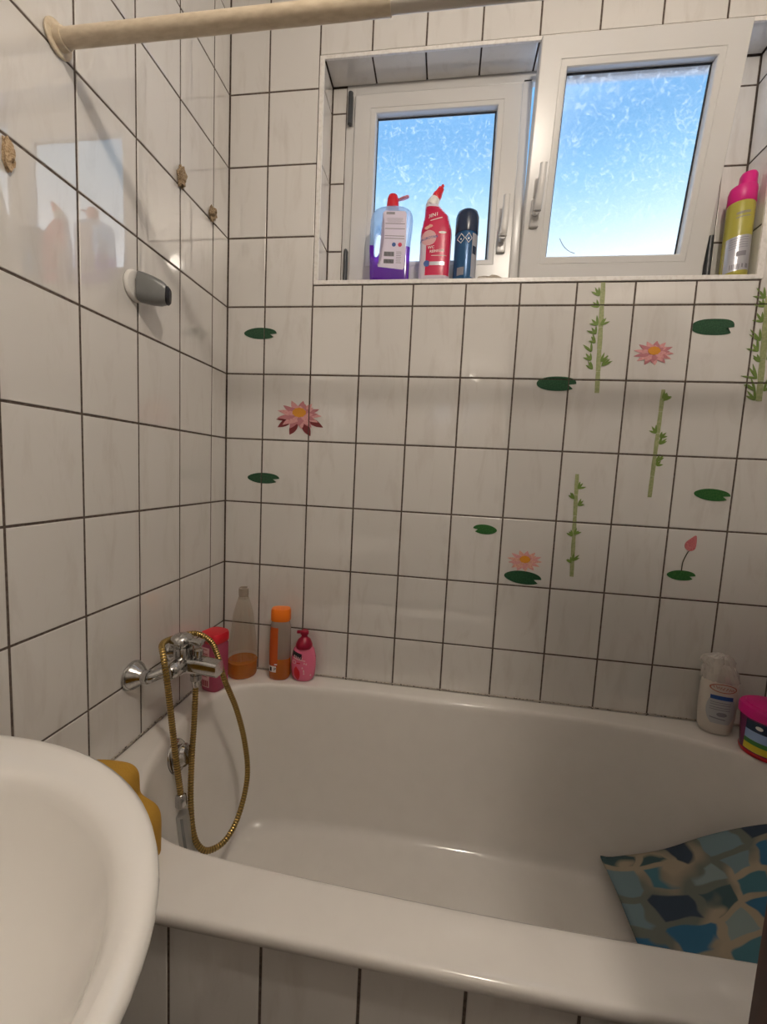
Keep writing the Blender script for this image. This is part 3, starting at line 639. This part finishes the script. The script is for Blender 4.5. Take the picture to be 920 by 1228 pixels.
bm = B(); [tube(bm, [onto(ss, -.027 + .006 * q + dx, .083 + .0035 * math.sin(dx * 1200 + q) - .25 * (.006 * q), .0009) for dx in (0, .001, .002, .003, .004)], .0008, 5) for q in range(5)]; patch(bm, ss, -.028, .010, .076, .079, .0008, nz=1, shear=-.2); text(bm, 'O', .018, lambda x, z: onto(ss, x, z, .0012), -.026, .064)
for k in range(7):
    a = random.uniform(-.010, .024); b = random.uniform(.02, .06); patch(bm, ss, a, a + .005, b, b + .006, .0006, 3, 2, rnd=.9)
obj('white_print', bm, M['pinkpaper'], t)
bm = B(); patch(bm, ss, -.026, -.006, .014, .052, .0007, rnd=.9, shear=-.4); patch(bm, ss, -.018, -.006, .060, .064, .0007); obj('red_ribbon', bm, M['red'], t)

# lotion bottle with film, and the round magenta tub
t = bottle('lotion_bottle', 'milky white lotion bottle with blue bar label and cling film over its top', 'bottle', 1.488, -0.048, RB_, -0.20)
sl = [(0, .029, .020, 2.4), (.004, .035, .024, 2.4), (.015, .039, .027, 2.4), (.07, .043, .029, 2.3), (.13, .043, .029, 2.3), (.165, .038, .027, 2.2), (.190, .028, .022, 2.1), (.200, .018, .016, 2)]
bm = B(); loft(bm, sl, 44); obj('bottle_body', bm, M['lotion'], t)
bm = B(); patch(bm, sl, -.033, .033, .035, .115, .0004, rnd=.6); obj('bottle_label', bm, mat('grey blue label', (.43, .44, .46), .4), t)
bm = B(); patch(bm, sl, -.027, .024, .103, .114, .0008); obj('blue_bar', bm, M['bpblue'], t)
bm = B(); 
ring = [(.031 * math.cos(a), .135 + .012 * math.sin(a)) for a in [2 * PI * k / 28 for k in range(28)]]; ri = [(x * .9, .135 + (z - .135) * .82) for x, z in ring]
va = [bm.verts.new(onto(sl, x, z, .0008)) for x, z in ring]; vb = [bm.verts.new(onto(sl, x, z, .0008)) for x, z in ri]
for i in range(28): bm.faces.new((va[i], va[(i + 1) % 28], vb[(i + 1) % 28], vb[i]))
[tube(bm, [onto(sl, -.026 + .0075 * q + dx, .135 + .004 * math.sin(dx * 900 + q) - .12 * (-.026 + .0075 * q), .0008) for dx in (0, .0015, .003, .0045, .006)], .0007, 5) for q in range(7)]; obj('red_oval_print', bm, mat('faded red print', (.45, .15, .10), .5), t)
bm = B()
for zz in (.094, .088, .080, .074): patch(bm, sl, -.026, .020, zz, zz + .0018, .0009, nz=1)
patch(bm, sl, -.010, .014, .056, .068, .0009, rnd=.8); patch(bm, sl, -.024, .012, .050, .053, .0009, nz=1, shear=-.1); obj('fine_print', bm, M['grey'], t)
bm = B(); loft(bm, [(.150, .0425, .030, 2.3), (.172, .041, .031, 2.1, -.003), (.188, .036, .030, 1.8, -.007), (.200, .042, .026, 1.4, -.012), (.212, .034, .022, 1.5, -.010), (.219, .018, .012, 1.6, -.006)], 60, cap0=False)
for v in bm.verts: v.co += Vector((random.uniform(-1, 1), random.uniform(-1, 1), random.uniform(-1, 1))) * .0022
obj('cling_film', bm, M['film'], t, ang=12)
t = bottle('plastic_tub', 'round purple plastic tub with magenta lid beside the lotion bottle', 'tub', 1.561, -0.128, RB_, -.5)
st = [(0, .044), (.004, .050), (.010, .052), (.095, .057), (.100, .057)]
bm = B(); loft(bm, st, 48); obj('tub_body', bm, M['purplewall'], t)
bm = B(); loft(bm, [(.098, .059), (.100, .062), (.118, .0625), (.124, .059), (.126, .050), (.130, .048), (.132, .030)], 48); obj('tub_lid', bm, M['magenta'], t)
bm = B(); loft(bm, [(.0003, .0505), (.003, .0525), (.009, .0535), (.011, .0525)], 48, cap0=False, cap1=False); obj('base_ring', bm, M['red'], t)
bm = B(); st6 = [tuple(s) + (s[1], 2, 0, 0) for s in st]
patch(bm, st6, -.046, .012, .068, .094, .0006, mi=0); patch(bm, st6, -.046, .012, .044, .068, .0006, mi=1); patch(bm, st6, -.046, .012, .032, .044, .0006, mi=2); patch(bm, st6, -.046, .012, .014, .032, .0006, mi=3)
patch(bm, st6, -.030, -.016, .076, .086, .0009, mi=4, rnd=.9); obj('tub_label', bm, [M['navy'], M['paleblue'], M['green'], M['yellow'], M['white']], t)

# ------------------------------------------------------------------ bottles on the window sill
SZ = Z0 + RB + 0.0002
t = bottle('floor_cleaner_bottle', 'handled cleaner bottle of purple liquid with opened red cap on the window sill', 'bottle', 0.500, 0.038, SZ, 0.1)
outl = [(-.050, 0), (-.03, 0), (0, 0), (.03, 0), (.050, 0), (.055, .002), (.0575, .007), (.058, .015), (.058, .05), (.058, .09), (.0595, .13), (.0625, .16), (.063, .176), (.061, .190), (.055, .201), (.045, .209), (.030, .214), (.010, .216), (-.012, .215), (-.032, .211), (-.047, .204), (-.057, .192), (-.062, .176), (-.063, .155), (-.062, .12), (-.061, .08), (-.0595, .04), (-.058, .015), (-.0575, .007), (-.055, .002)]
hole = [(p.x, p.y) for p in catmull([(-.048, .078, 0), (-.040, .072, 0), (-.033, .085, 0), (-.031, .11, 0), (-.031, .14, 0), (-.035, .152, 0), (-.042, .150, 0), (-.046, .135, 0), (-.049, .105, 0)], 4, True)]
bm = outline_solid([outl, hole], .016, .012); hi, lo = halves(bm, .100); obj('bottle_body', hi, M['cleartint'], t); obj('purple_liquid', lo, M['purple'], t)
bm = B(); loft(bm, [(.213, .019), (.218, .0185), (.245, .0165), (.254, .013), (.257, .005)], 32); obj('bottle_cap', bm, M['red'], t)
bm = B(); rings(bm, [[Vector((.016 + d, 0, .243 + d * .35)) + Vector((-.3 * b, a, b)) for a, b in (se(2 * PI * k / 16, w_, .0035, 2) for k in range(16))] for d, w_ in ((0, .003), (.004, .006), (.014, .009), (.026, .008), (.031, .003))]); obj('flip_cap', bm, mat('pale pink flap', (.75, .30, .36), .4), t)
F = lambda x, z: Vector((x, -.0286, z))
bm = B(); prism(bm, [(-.026, .190), (-.020, .196), (.038, .196), (.043, .190), (.045, .110), (.043, .040), (.040, .034), (-.034, .040), (-.036, .046), (-.022, .070), (-.020, .12), (-.020, .165)], lambda u, v, d: Vector((u, -.0281 - d, v)), 0, .0004); obj('bottle_label', bm, M['lilac'], t, smooth=False)
bm = B()
def bar(x0, x1, z0, z1, y=-.0287): 
    v = [bm.verts.new((a, y, b)) for a, b in ((x0, z0), (x1, z0), (x1, z1), (x0, z1))]; bm.faces.new(v)
for zz in (.160, .146, .126, .119): bar(-.018, .040, zz, zz + .002)
for k in range(6): bar(-.016 + random.random() * .006, .036 - random.random() * .01, .176 - k * .0022, .1765 - k * .0022)
bar(-.016, .009, .186, .193); bar(-.018, .012, .070, .083); bar(-.018, .012, .050, .062)
for k in range(7): bar(.018, .034 - random.random() * .004, .082 - k * .005, .0835 - k * .005)
obj('label_print', bm, M['grey'], t, smooth=False)
bm = B()
for k in range(9): bar(-.017 + k * .0032, -.0155 + k * .0032, .071, .082, -.029); bar(-.017 + k * .0032, -.0152 + k * .0032, .051, .061, -.029)
obj('bar_print', bm, M['black'], t, smooth=False)
for cx_, mm in ((.010, 'bpblue'), (.028, 'crimson')):
    bm = B(); lathe(bm, [(0, .0058), (.0006, .0058)], (cx_, -.0286, .103), (0, -1, 0), 20); obj('round_mark', bm, M[mm], t, smooth=False)

t = bottle('toilet_cleaner_bottle', 'crimson toilet cleaner bottle with bent white neck and red nozzle on the sill', 'bottle', 0.634, 0.036, SZ, 0.0)
sw = [(0, .041, .022, 3), (.004, .045, .025, 3), (.03, .0455, .026, 3), (.09, .0455, .026, 3), (.135, .046, .026, 3), (.150, .044, .025, 3), (.165, .040, .024, 2.8, -.001), (.187, .0350, .022, 2.5, -.002), (.205, .0265, .019, 2.3, -.010), (.220, .0190, .016, 2.2, -.0175), (.228, .0165, .0145, 2, -.0175)]
bm = B(); loft(bm, sw, 44); obj('bottle_body', bm, mat('pale lilac bottle plastic', (.66, .60, .68), .3), t)
bm = B(); q0 = Vector((-.0165, 0, .224)); dn = Vector((.48, 0, .88)).normalized(); lathe(bm, [(-.006, .0172), (.002, .0182), (.010, .0165), (.018, .0150), (.020, .012)], q0, dn, 28); obj('neck_collar', bm, M['white'], t)
bm = B(); lathe(bm, [(.018, .0135), (.030, .0135), (.034, .0115), (.050, .0088), (.053, .0045), (.060, .004), (.061, 0)], q0, dn, 28); obj('nozzle', bm, M['red'], t)
bm = B(); patch(bm, sw, -.026, .0460, .016, .126, .0004, 20, 12); patch(bm, sw, -.046, .046, .126, .213, .0004, 24, 14, shear=-.10); obj('wrap_label', bm, M['crimson'], t)
fw_ = lambda x, z: onto(sw, x, z, .0014)
bm = B(); patch(bm, sw, -.042, .002, .098, .140, .0010, 16, 12, rnd=.98); obj('pink_drop', bm, M['pinkpaper'], t)
bm = B(); text(bm, 'SAGROTAN', .0098, fw_, -.020, .118, slant=.16); obj('blue_print', bm, M['bpblue'], t)
bm = B(); lathe(bm, [(0, .009), (.0005, .009)], onto(sw, -.022, .048, .0006), (0, -1, 0), 20); obj('round_mark', bm, M['bpblue'], t)
bm = B(); text(bm, '3IN1', .014, fw_, -.010, .182, slant=.25); text(bm, 'WC', .011, fw_, -.012, .092, slant=.08); text(bm, 'REINIGER', .010, fw_, .006, .082, slant=.08)
patch(bm, sw, -.010, .034, .069, .0705, .0009, nz=1); patch(bm, sw, -.018, .016, .166, .168, .0009, nz=1, shear=.25); patch(bm, sw, .008, .030, .130, .136, .0009, rnd=.9); obj('white_print', bm, M['white'], t)
bm = B(); patch(bm, sw, -.014, .030, .043, .053, .0009); obj('grey_strip', bm, M['silver'], t)
bm = B(); patch(bm, sw, -.034, -.010, .142, .152, .0012, rnd=.9, shear=.2); obj('peach_badge', bm, M['peach'], t)

t = bottle('aerosol_can', 'dark blue spray can with navy cap standing next to the toilet cleaner', 'spray can', 0.722, 0.036, SZ, 0.1)
sa = [(0, .030), (.003, .0325), (.008, .033), (.128, .033), (.133, .032), (.136, .0315)]; sa6 = [tuple(s) + (s[1], 2, 0, 0) for s in sa]
bm = B(); loft(bm, sa, 44); obj('can_body', bm, M['blue'], t)
bm = B(); loft(bm, [(.134, .0330), (.136, .0335), (.182, .0330), (.194, .029), (.200, .020), (.202, .008)], 44); obj('can_cap', bm, M['navy'], t)
bm = B(); patch(bm, sa6, .014, .0325, .008, .128, .0004, 12); obj('pale_side_panel', bm, M['silver'], t)
bm = B()
for cx_ in (-.018, .003):
    for a, b in (((cx_, .126), (cx_ + .0095, .113)), ((cx_ + .0095, .113), (cx_, .100)), ((cx_, .100), (cx_ - .0095, .113)), ((cx_ - .0095, .113), (cx_, .126))):
        tube(bm, [onto(sa6, a[0] + (b[0] - a[0]) * k / 4, a[1] + (b[1] - a[1]) * k / 4, .0006) for k in range(5)], .0009, 6)
    lathe(bm, [(0, .0022), (.0004, .0022)], onto(sa6, cx_, .111, .0005), (0, -1, 0), 10)
obj('hazard_marks', bm, M['white'], t)
bm = B(); patch(bm, sa6, -.024, -.006, .012, .034, .0006); obj('grey_block', bm, M['grey'], t)
bm = B(); patch(bm, sa6, .016, .027, .072, .094, .0008); obj('dark_mark', bm, M['navy'], t)

t = bottle('hair_spray_can', 'tall olive and silver spray can with magenta cap by the niche side wall', 'spray can', 1.440, 0.034, SZ, -0.15)
sy = [(0, .028), (.003, .0305), (.008, .031), (.185, .031), (.190, .030), (.193, .028)]; sy6 = [tuple(s) + (s[1], 2, 0, 0) for s in sy]
bm = B(); loft(bm, sy, 44); obj('can_body', bm, M['olive'], t)
bm = B(); loft(bm, [(.190, .030), (.192, .0315), (.222, .031), (.232, .029, .029, 2, .001), (.236, .020, .022, 2, .008), (.262, .019, .020, 2, .009), (.268, .016, .017, 2, .009), (.2685, .008, .010, 2, .009)], 40); obj('can_cap', bm, M['magenta'], t)
bm = B(); patch(bm, sy6, -.0305, .026, .010, .098, .0004, 24, shear=.12); obj('silver_label', bm, M['silver'], t)
bm = B()
for zz in (.158, .155, .146): patch(bm, sy6, -.018, .012, zz, zz + .0018, .0006, nz=1, shear=.1)
for zz in (.092, .086, .080, .074, .068): patch(bm, sy6, -.024, .014, zz, zz + .0013, .0010, nz=1, shear=.12)
patch(bm, sy6, -.010, .012, .048, .060, .0010, shear=.12)
for k in range(6): patch(bm, sy6, -.020 + k * .0035, -.018 + k * .0035, .016, .029, .0010, nx=1, nz=2)
patch(bm, sy6, .004, .008, .020, .030, .0010, nx=2); patch(bm, sy6, .013, .020, .020, .031, .0010, nx=2); obj('dark_print', bm, M['grey'], t)
# flat crust next to the spray can
bm = B()
o = [(p.x, p.y) for p in catmull([(-.040, -.012, 0), (-.015, -.020, 0), (.020, -.017, 0), (.042, -.012, 0), (.040, .012, 0), (.010, .018, 0), (-.030, .014, 0)], 5, True)]
rings(bm, [[Vector((x * k, y * k, z + (.004 if k < .9 else 0) * math.sin(x * 90))) for x, y in o] for k, z in ((.94, 0), (1, .004), (.97, .010), (.8, .017), (.4, .021))])
c_ = obj('soap_remnant', bm, M['stone'], None); c_.location = (0.796, 0.040, SZ); tag(c_, 'flat grey brown crusty piece lying on the sill between spray can and tilted window', 'remnant')

# ------------------------------------------------------------------ mustard foam piece on the tub corner
P = [(.060, 0), (.056, .06), (.060, .115), (.072, .132), (.090, .142), (.115, .149), (.145, .154), (.175, .156), (.196, .155), (.208, .149), (.214, .138), (.215, .122), (.216, .106), (.222, .098), (.234, .092), (.246, .086), (.253, .076), (.256, .060), (.256, .035), (.255, 0)]
P = [(p.x, max(0, p.y)) for p in catmull([(x, z, 0) for x, z in P], 3)]
bm = B(); rings(bm, [[Vector(((x - .155) * k, y, .075 + (z - .075) * k)) for x, z in P] for y, k in ((-.018, .95), (-.016, .985), (-.011, 1), (.011, 1), (.016, .985), (.018, .95))]); zm = min(v.co.z for v in bm.verts)
o = obj('bath_sponge', bm, M['mustard'], None, ang=60); o.location = (.155, -.678, RIM + .0005); tag(o, 'mustard yellow foam sponge with stepped edge standing on the tub corner behind the basin', 'sponge')

# ------------------------------------------------------------------ mosaic cloth lying in the tub
NX, NY = 46, 40; bm = B(); g = []; uvs = {}
edge = catmull([(1.19, -.142, -1.522), (1.325, -.160, -1.450), (1.412, -.200, -1.360), (1.490, -.255, -1.255), (1.540, -.300, -1.195), (1.580, -.335, -1.175)], 12)
for i in range(NX + 1):
    row = []
    for j in range(NY + 1):
        u, v = i / NX, j / NY
        k = u * (len(edge) - 1); k0 = min(int(k), len(edge) - 2); E_ = edge[k0].lerp(edge[k0 + 1], k - k0)
        x = E_.x + .022 * v; y = E_.y + (-.575 + .05 * u - E_.y) * v
        zz = E_.z + Z0 - .012 * v * (1 - u) + .006 * math.sin(9 * v + 5 * u) + .004 * math.sin(14 * u + 2)
        hit = bvh.ray_cast(Vector((x, y, RIM + .5)), Vector((0, 0, -1)))[0]
        if hit: zz = max(zz, min(hit.z + .008, RIM - .04))
        zz += .006 * max(0, 1 - u / .05) ** 2
        p = bm.verts.new((x, y, zz)); uvs[p] = (u * .50, v * .43); row.append(p)
    g.append(row)
uvl = bm.loops.layers.uv.new('UVMap')
for i in range(NX):
    for j in range(NY):
        f = bm.faces.new((g[i][j], g[i + 1][j], g[i + 1][j + 1], g[i][j + 1]))
        for l in f.loops: l[uvl].uv = (uvs[l.vert][0], uvs[l.vert][1])
bmesh.ops.smooth_vert(bm, verts=bm.verts, factor=.5, use_axis_x=False, use_axis_y=False, use_axis_z=True)
cl = obj('bath_mat', bm, M['mosaic'], None, ang=80); md = cl.modifiers.new('thickness', 'SOLIDIFY'); md.thickness = .006; md.offset = 0
tag(cl, 'blue and teal mosaic patterned cloth mat lying in the bathtub by the door', 'mat')

# ------------------------------------------------------------------ remnants on the side wall
def lump(name, label, y, z, sy, sz, d, m, seed):
    rnd = random.Random(seed); bm = B(); bmesh.ops.create_icosphere(bm, subdivisions=3, radius=1)
    ph = [rnd.uniform(0, 6) for _ in range(6)]
    for v in bm.verts:
        c = v.co.copy(); k = 1 + .22 * math.sin(4 * c.y + ph[0]) * math.sin(5 * c.z + ph[1]) + .15 * math.sin(9 * c.x + ph[2]) + .10 * math.sin(11 * c.z + ph[3])
        v.co = Vector((max(0.0, (c.x * k + .35) * d), c.y * k * sy, c.z * k * sz))
    o = obj(name, bm, m, None, ang=25); o.location = (0.0006, y, Z0 + z); return tag(o, label, 'remnant')
lump('hook_remnant', 'larger brown broken hook remnant at a tile crossing below the rod', -.242, .217, .011, .023, .013, M['rust'], 3)
lump('hook_remnant', 'smaller brown broken hook remnant nearest the room corner', -.100, .216, .011, .019, .012, M['rust'], 8)
lump('glue_remnant', 'tan curved blob of dried filler on a tile under the rod end', -.666, -.028, .008, .022, .008, M['tan'], 5)

# ------------------------------------------------------------------ wall stickers
def WP(u, v, d): return Vector((u, -0.0002 - d, Z0 + v))
def sink(bm):
    """the film dips into the open joints between the tiles: cut it out along them"""
    h = J * .36
    for axis, cs in ((0, [.12255 + TW * k for k in range(-1, 11)]), (2, [Z0 + TH * k for k in range(-6, 3)])):
        lo = min(v.co[axis] for v in bm.verts); hi = max(v.co[axis] for v in bm.verts)
        for c in cs:
            if lo < c < hi:
                no = Vector((0, 0, 0)); no[axis] = 1
                for q in (c - h, c + h):
                    p = Vector((0, 0, 0)); p[axis] = q; bmesh.ops.bisect_plane(bm, geom=bm.verts[:] + bm.edges[:] + bm.faces[:], plane_co=p, plane_no=no)
                bmesh.ops.delete(bm, geom=[f for f in bm.faces if abs(f.calc_center_median()[axis] - c) < h * .98], context='FACES')
def local(bm, x, z):
    sink(bm)
    for v in bm.verts: v.co -= Vector((x, 0, Z0 + z))
def place(o, x, z): o.location = (x, 0, Z0 + z); return o
def pad_outline(x0, x1, zc, h, flip=False, notch=(.80, .16), tilt=0, n=40, fat=2.2):
    """lily pad seen flat: pointed oval with a notch at one end"""
    cx, a = (x0 + x1) / 2, (x1 - x0) / 2; P = []
    for k in range(n):
        t = 2 * PI * k / n
        if 2 * PI - .60 < t < 2 * PI - .12: continue
        x, z = se(t, a, h / 2, fat)
        if x < 0: z *= 1 - .25 * (x / a) ** 2
        P.append((x, z, t))
    pts = [(x, z) for x, z, t in P]; k = max(i for i, q in enumerate(P) if q[2] <= 2 * PI - .60)
    pts.insert(k + 1, (a * .60, -h * .07))
    return [(cx + (-x if flip else x), zc + z + tilt * x) for x, z in pts]
def lily(label, x0, x1, z, h, m='pad', **k):
    bm = B(); cx = (x0 + x1) / 2; prism(bm, pad_outline(x0, x1, z, h, **k), WP, 0, .0006); local(bm, cx, z)
    o = place(obj('lily_pad_sticker', bm, M[m], None, smooth=False), cx, z); return tag(o, label, 'sticker', None)
lily('dark green lily pad sticker highest in the column nearest the corner', .057, .163, -.079, .034)
lily('dark green lily pad sticker under the dark edged lotus near the corner', .076, .183, -.526, .034)
lily('blackish green lily pad sticker crossing a tile joint below the window middle', .946, 1.054, -.214, .040, fat=2.6)
lily('blunt dark green lily pad sticker just below the spray can', 1.336, 1.440, -.058, .042, fat=3.2)
lily('fresh green lily pad sticker above the lotus bud', 1.391, 1.484, -.506, .033, 'padfresh', tilt=-.05)
lily('small fresh green lily pad sticker above and beside the peach lotus', .797, .867, -.644, .029, 'padfresh', flip=True, tilt=.04)
lily('dark green lily pad sticker directly under the peach lotus', .898, 1.006, -.781, .040, tilt=-.06)
def petal(bm, cx, cz, ang_, r0, r1, wd, d, mi, sq=.5, n=8):
    A = []; Bq = []
    for k in range(n + 1):
        t = k / n; r = r0 + (r1 - r0) * t; hw = wd * math.sin(PI * min(1, t * .9 + .12)) ** .8 * (1 if t < 1 else 0)
        c, s = math.cos(ang_), math.sin(ang_); A.append((cx + r * c - hw * s, cz + (r * s + hw * c) * sq)); Bq.append((cx + r * c + hw * s, cz + (r * s - hw * c) * sq))
    prism(bm, A + list(reversed(Bq))[1:], WP, 0, d, mi)
def lotus(label, cx, cz, w_, hh, mats, sep=False, group=None):
    o = thing('lotus_sticker', label, 'sticker', (cx, 0, Z0 + cz)); bm = B(); R_ = w_ / 2; sq = hh / w_ * 1.25; k = 0
    for ring_, (n_, r1, off) in enumerate(((13, 1.0, .0), (11, .80, .25), (9, .60, .1))):
        for i in range(n_):
            a = 2 * PI * (i + off) / n_ + random.uniform(-.05, .05); rr = R_ * r1 * random.uniform(.92, 1.0)
            k += 1; petal(bm, cx, cz, a, R_ * .15, rr, R_ * .145, .0006 + ring_ * .0004 + (k % 5) * .00006, (i + ring_) % 2, sq)
    local(bm, cx, cz); obj('petals', bm, [M[mats[0]], M[mats[1]]], o, smooth=False)
    bm = B(); q = [(cx + .27 * R_ * math.cos(2 * PI * i / 20) * (1 + .12 * (i % 2)), cz + hh * .10 + .30 * R_ * sq * math.sin(2 * PI * i / 20) * (1 + .12 * (i % 2))) for i in range(20)]
    prism(bm, q, WP, 0, .0022); local(bm, cx, cz); obj('flower_heart', bm, M['heart'], o, smooth=False)
    if sep:
        bm = B()
        for (a, b, ln, hw) in ((-.020, -.010, (-.050, -.030), .011), (-.008, -.020, (-.022, -.042), .012), (.012, -.022, (.026, -.042), .012), (.024, -.010, (.054, -.026), .010), (-.02, -.008, (-.056, -.008), .007)):
            an = math.atan2(ln[1], ln[0]); r1 = math.hypot(*ln); petal(bm, cx + a, cz + b, an, 0, r1, hw, .0004, 0, 1.0)
        local(bm, cx, cz); obj('dark_sepals', bm, M['sepal'], o, smooth=False)
    return o
lotus('pink lotus flower sticker with maroon lower leaves', .243, -.324, .152, .074, ('petal', 'petal2'), sep=True)
lotus('pink lotus flower sticker high beside the leafy bamboo stem', 1.248, -.127, .110, .056, ('petal', 'petal2'))
lotus('peach lotus flower sticker sitting over a dark lily pad', .954, -.731, .106, .054, ('peach', 'petal'))
# bud on its own pad
o = thing('lotus_bud_sticker', 'small pink lotus bud sticker on a curved stem with green pad', 'sticker', (1.385, 0, Z0 - .70))
bm = B(); prism(bm, pad_outline(1.346, 1.421, -.738, .029, fat=2.2), WP, 0, .0006); local(bm, 1.385, -.70); obj('lily_pad', bm, M['padfresh'], o, smooth=False)
bm = B(); A = catmull([(1.383, -.726, 0), (1.384, -.70, 0), (1.392, -.675, 0), (1.398, -.664, 0)], 6); prism(bm, [(p.x - .0014, p.y) for p in A] + [(p.x + .0014, p.y) for p in reversed(A)], WP, 0, .0008); local(bm, 1.385, -.70); obj('bud_stem', bm, M['stemdark'], o, smooth=False)
bm = B(); prism(bm, [(p.x, p.y) for p in catmull([(1.399, -.667, 0), (1.386, -.660, 0), (1.384, -.646, 0), (1.396, -.632, 0), (1.410, -.622, 0), (1.413, -.640, 0), (1.411, -.660, 0)], 5, True)], WP, 0, .0010); local(bm, 1.385, -.70); obj('flower_bud', bm, M['bud'], o, smooth=False)
def bamboo(label, top, bottom, w_, tufts):
    o = thing('bamboo_sticker', label, 'sticker', (top[0], 0, Z0 + bottom[1])); bm = B(); T, Bo = Vector((*top, 0)), Vector((*bottom, 0)); n = 5
    for k in range(n):
        a = T.lerp(Bo, k / n + .0012); b = T.lerp(Bo, (k + 1) / n - .0012); prism(bm, [(a.x - w_ * .42, a.y), (a.x + w_ * .42, a.y), ((a.x + b.x) / 2 + w_ * .5, (a.y + b.y) / 2), (b.x + w_ * .46, b.y), (b.x - w_ * .46, b.y), ((a.x + b.x) / 2 - w_ * .5, (a.y + b.y) / 2)], WP, 0, .0005)
    local(bm, top[0], bottom[1]); obj('bamboo_stem', bm, M['bamboo'], o, smooth=False)
    bm = B(); i = 0
    for t, side, ln in tufts:
        p = T.lerp(Bo, t); x = p.x + side * w_ * .5
        for a in (20, 48, 75) if side >= 0 else (160, 132, 105):
            i += 1; petal(bm, x + (side * .002), p.y, math.radians(a + random.uniform(-12, 12)), 0, ln * random.uniform(.95, 1.3), .0030, .0007 + (i % 4) * .00008, 0, 1.0, 6)
    local(bm, top[0], bottom[1]); obj('bamboo_leaves', bm, M['bleaf'], o, smooth=False)
bamboo('longest leafy bamboo stem sticker hanging just below the window profile', (1.100, .060), (1.111, -.238), .013, [(.12, -1, .022), (.22, -1, .018), (.38, -1, .022), (.38, 0, .020), (.46, -1.4, .022), (.54, -1.4, .020), (.62, -2.4, .024), (.70, -2.4, .022), (.78, -1.8, .022), (.75, 1, .026), (.71, .6, .022)])
bamboo('slender bamboo stem sticker leaning between two tile rows beside the fresh pads', (1.283, -.224), (1.278, -.522), .0115, [(.08, 0, .020), (.10, .5, .018), (.40, -.6, .020), (.44, 1, .018), (.50, 1, .020), (.66, .7, .022), (.70, 1, .014)])
bamboo('lowest bamboo stem sticker standing next to the peach lotus', (1.079, -.466), (1.090, -.767), .0115, [(.14, .5, .022), (.24, -.6, .018), (.30, .9, .018), (.58, 0, .018), (.60, -.6, .016), (.84, 0, .020), (.86, -.6, .014)])
bamboo('bushy bamboo stem sticker at the window niche side, furthest from the corner', (1.512, .020), (1.522, -.250), .016, [(.02, -.8, .030), (.10, -.9, .022), (.24, -.9, .026), (.42, -1, .032), (.52, -1.3, .028), (.62, -.6, .02), (.78, -1, .034), (.90, -1.1, .034), (.99, -1, .026), (.3, 1, .03), (.6, 1, .03), (.9, 1, .03)])

# ------------------------------------------------------------------ marks belong to the label they are printed on
OWNER = {'bath_salt_jar': {'jar_print': 'jar_label'}, 'glass_bottle': {'screw_thread': 'bottle_glass'}, 'shampoo_bottle': {'panel_print': 'white_panel'}, 'soap_dispenser': {},
         'lotion_bottle': {'blue_bar': 'bottle_label', 'fine_print': 'bottle_label'}, 'floor_cleaner_bottle': {'flip_cap': 'bottle_cap', 'label_print': 'bottle_label', 'bar_print': 'bottle_label', 'round_mark': 'bottle_label'},
         'toilet_cleaner_bottle': {'blue_print': 'pink_drop', 'white_print': 'wrap_label', 'grey_strip': 'wrap_label', 'peach_badge': 'wrap_label', 'round_mark': 'wrap_label'},
         'aerosol_can': {'dark_mark': 'pale_side_panel'}, 'hair_spray_can': {'dark_print': 'silver_label'}, 'hand_shower': {'grip_stripe': 'shower_handle', 'hose_collar': 'ribbed_hose'},
         'bath_mixer': {'diverter_knob': 'spout'}, 'bathtub': {'overflow_knob': 'overflow_plate'}, 'washbasin': {'drain': 'basin_bowl'}, 'ceiling_lamp': {'bulb': 'lamp_socket'}, 'shower_bracket': {'clip_slot': 'bracket_body'}}
base_name = lambda o: o.name.split('.')[0]
for o in list(bpy.data.objects):
    if o.parent is None and base_name(o) in OWNER:
        kids = list(o.children); m = OWNER[base_name(o)]
        for c in kids:
            if base_name(c) in m:
                for p in kids:
                    if base_name(p) == m[base_name(c)]: c.parent = p
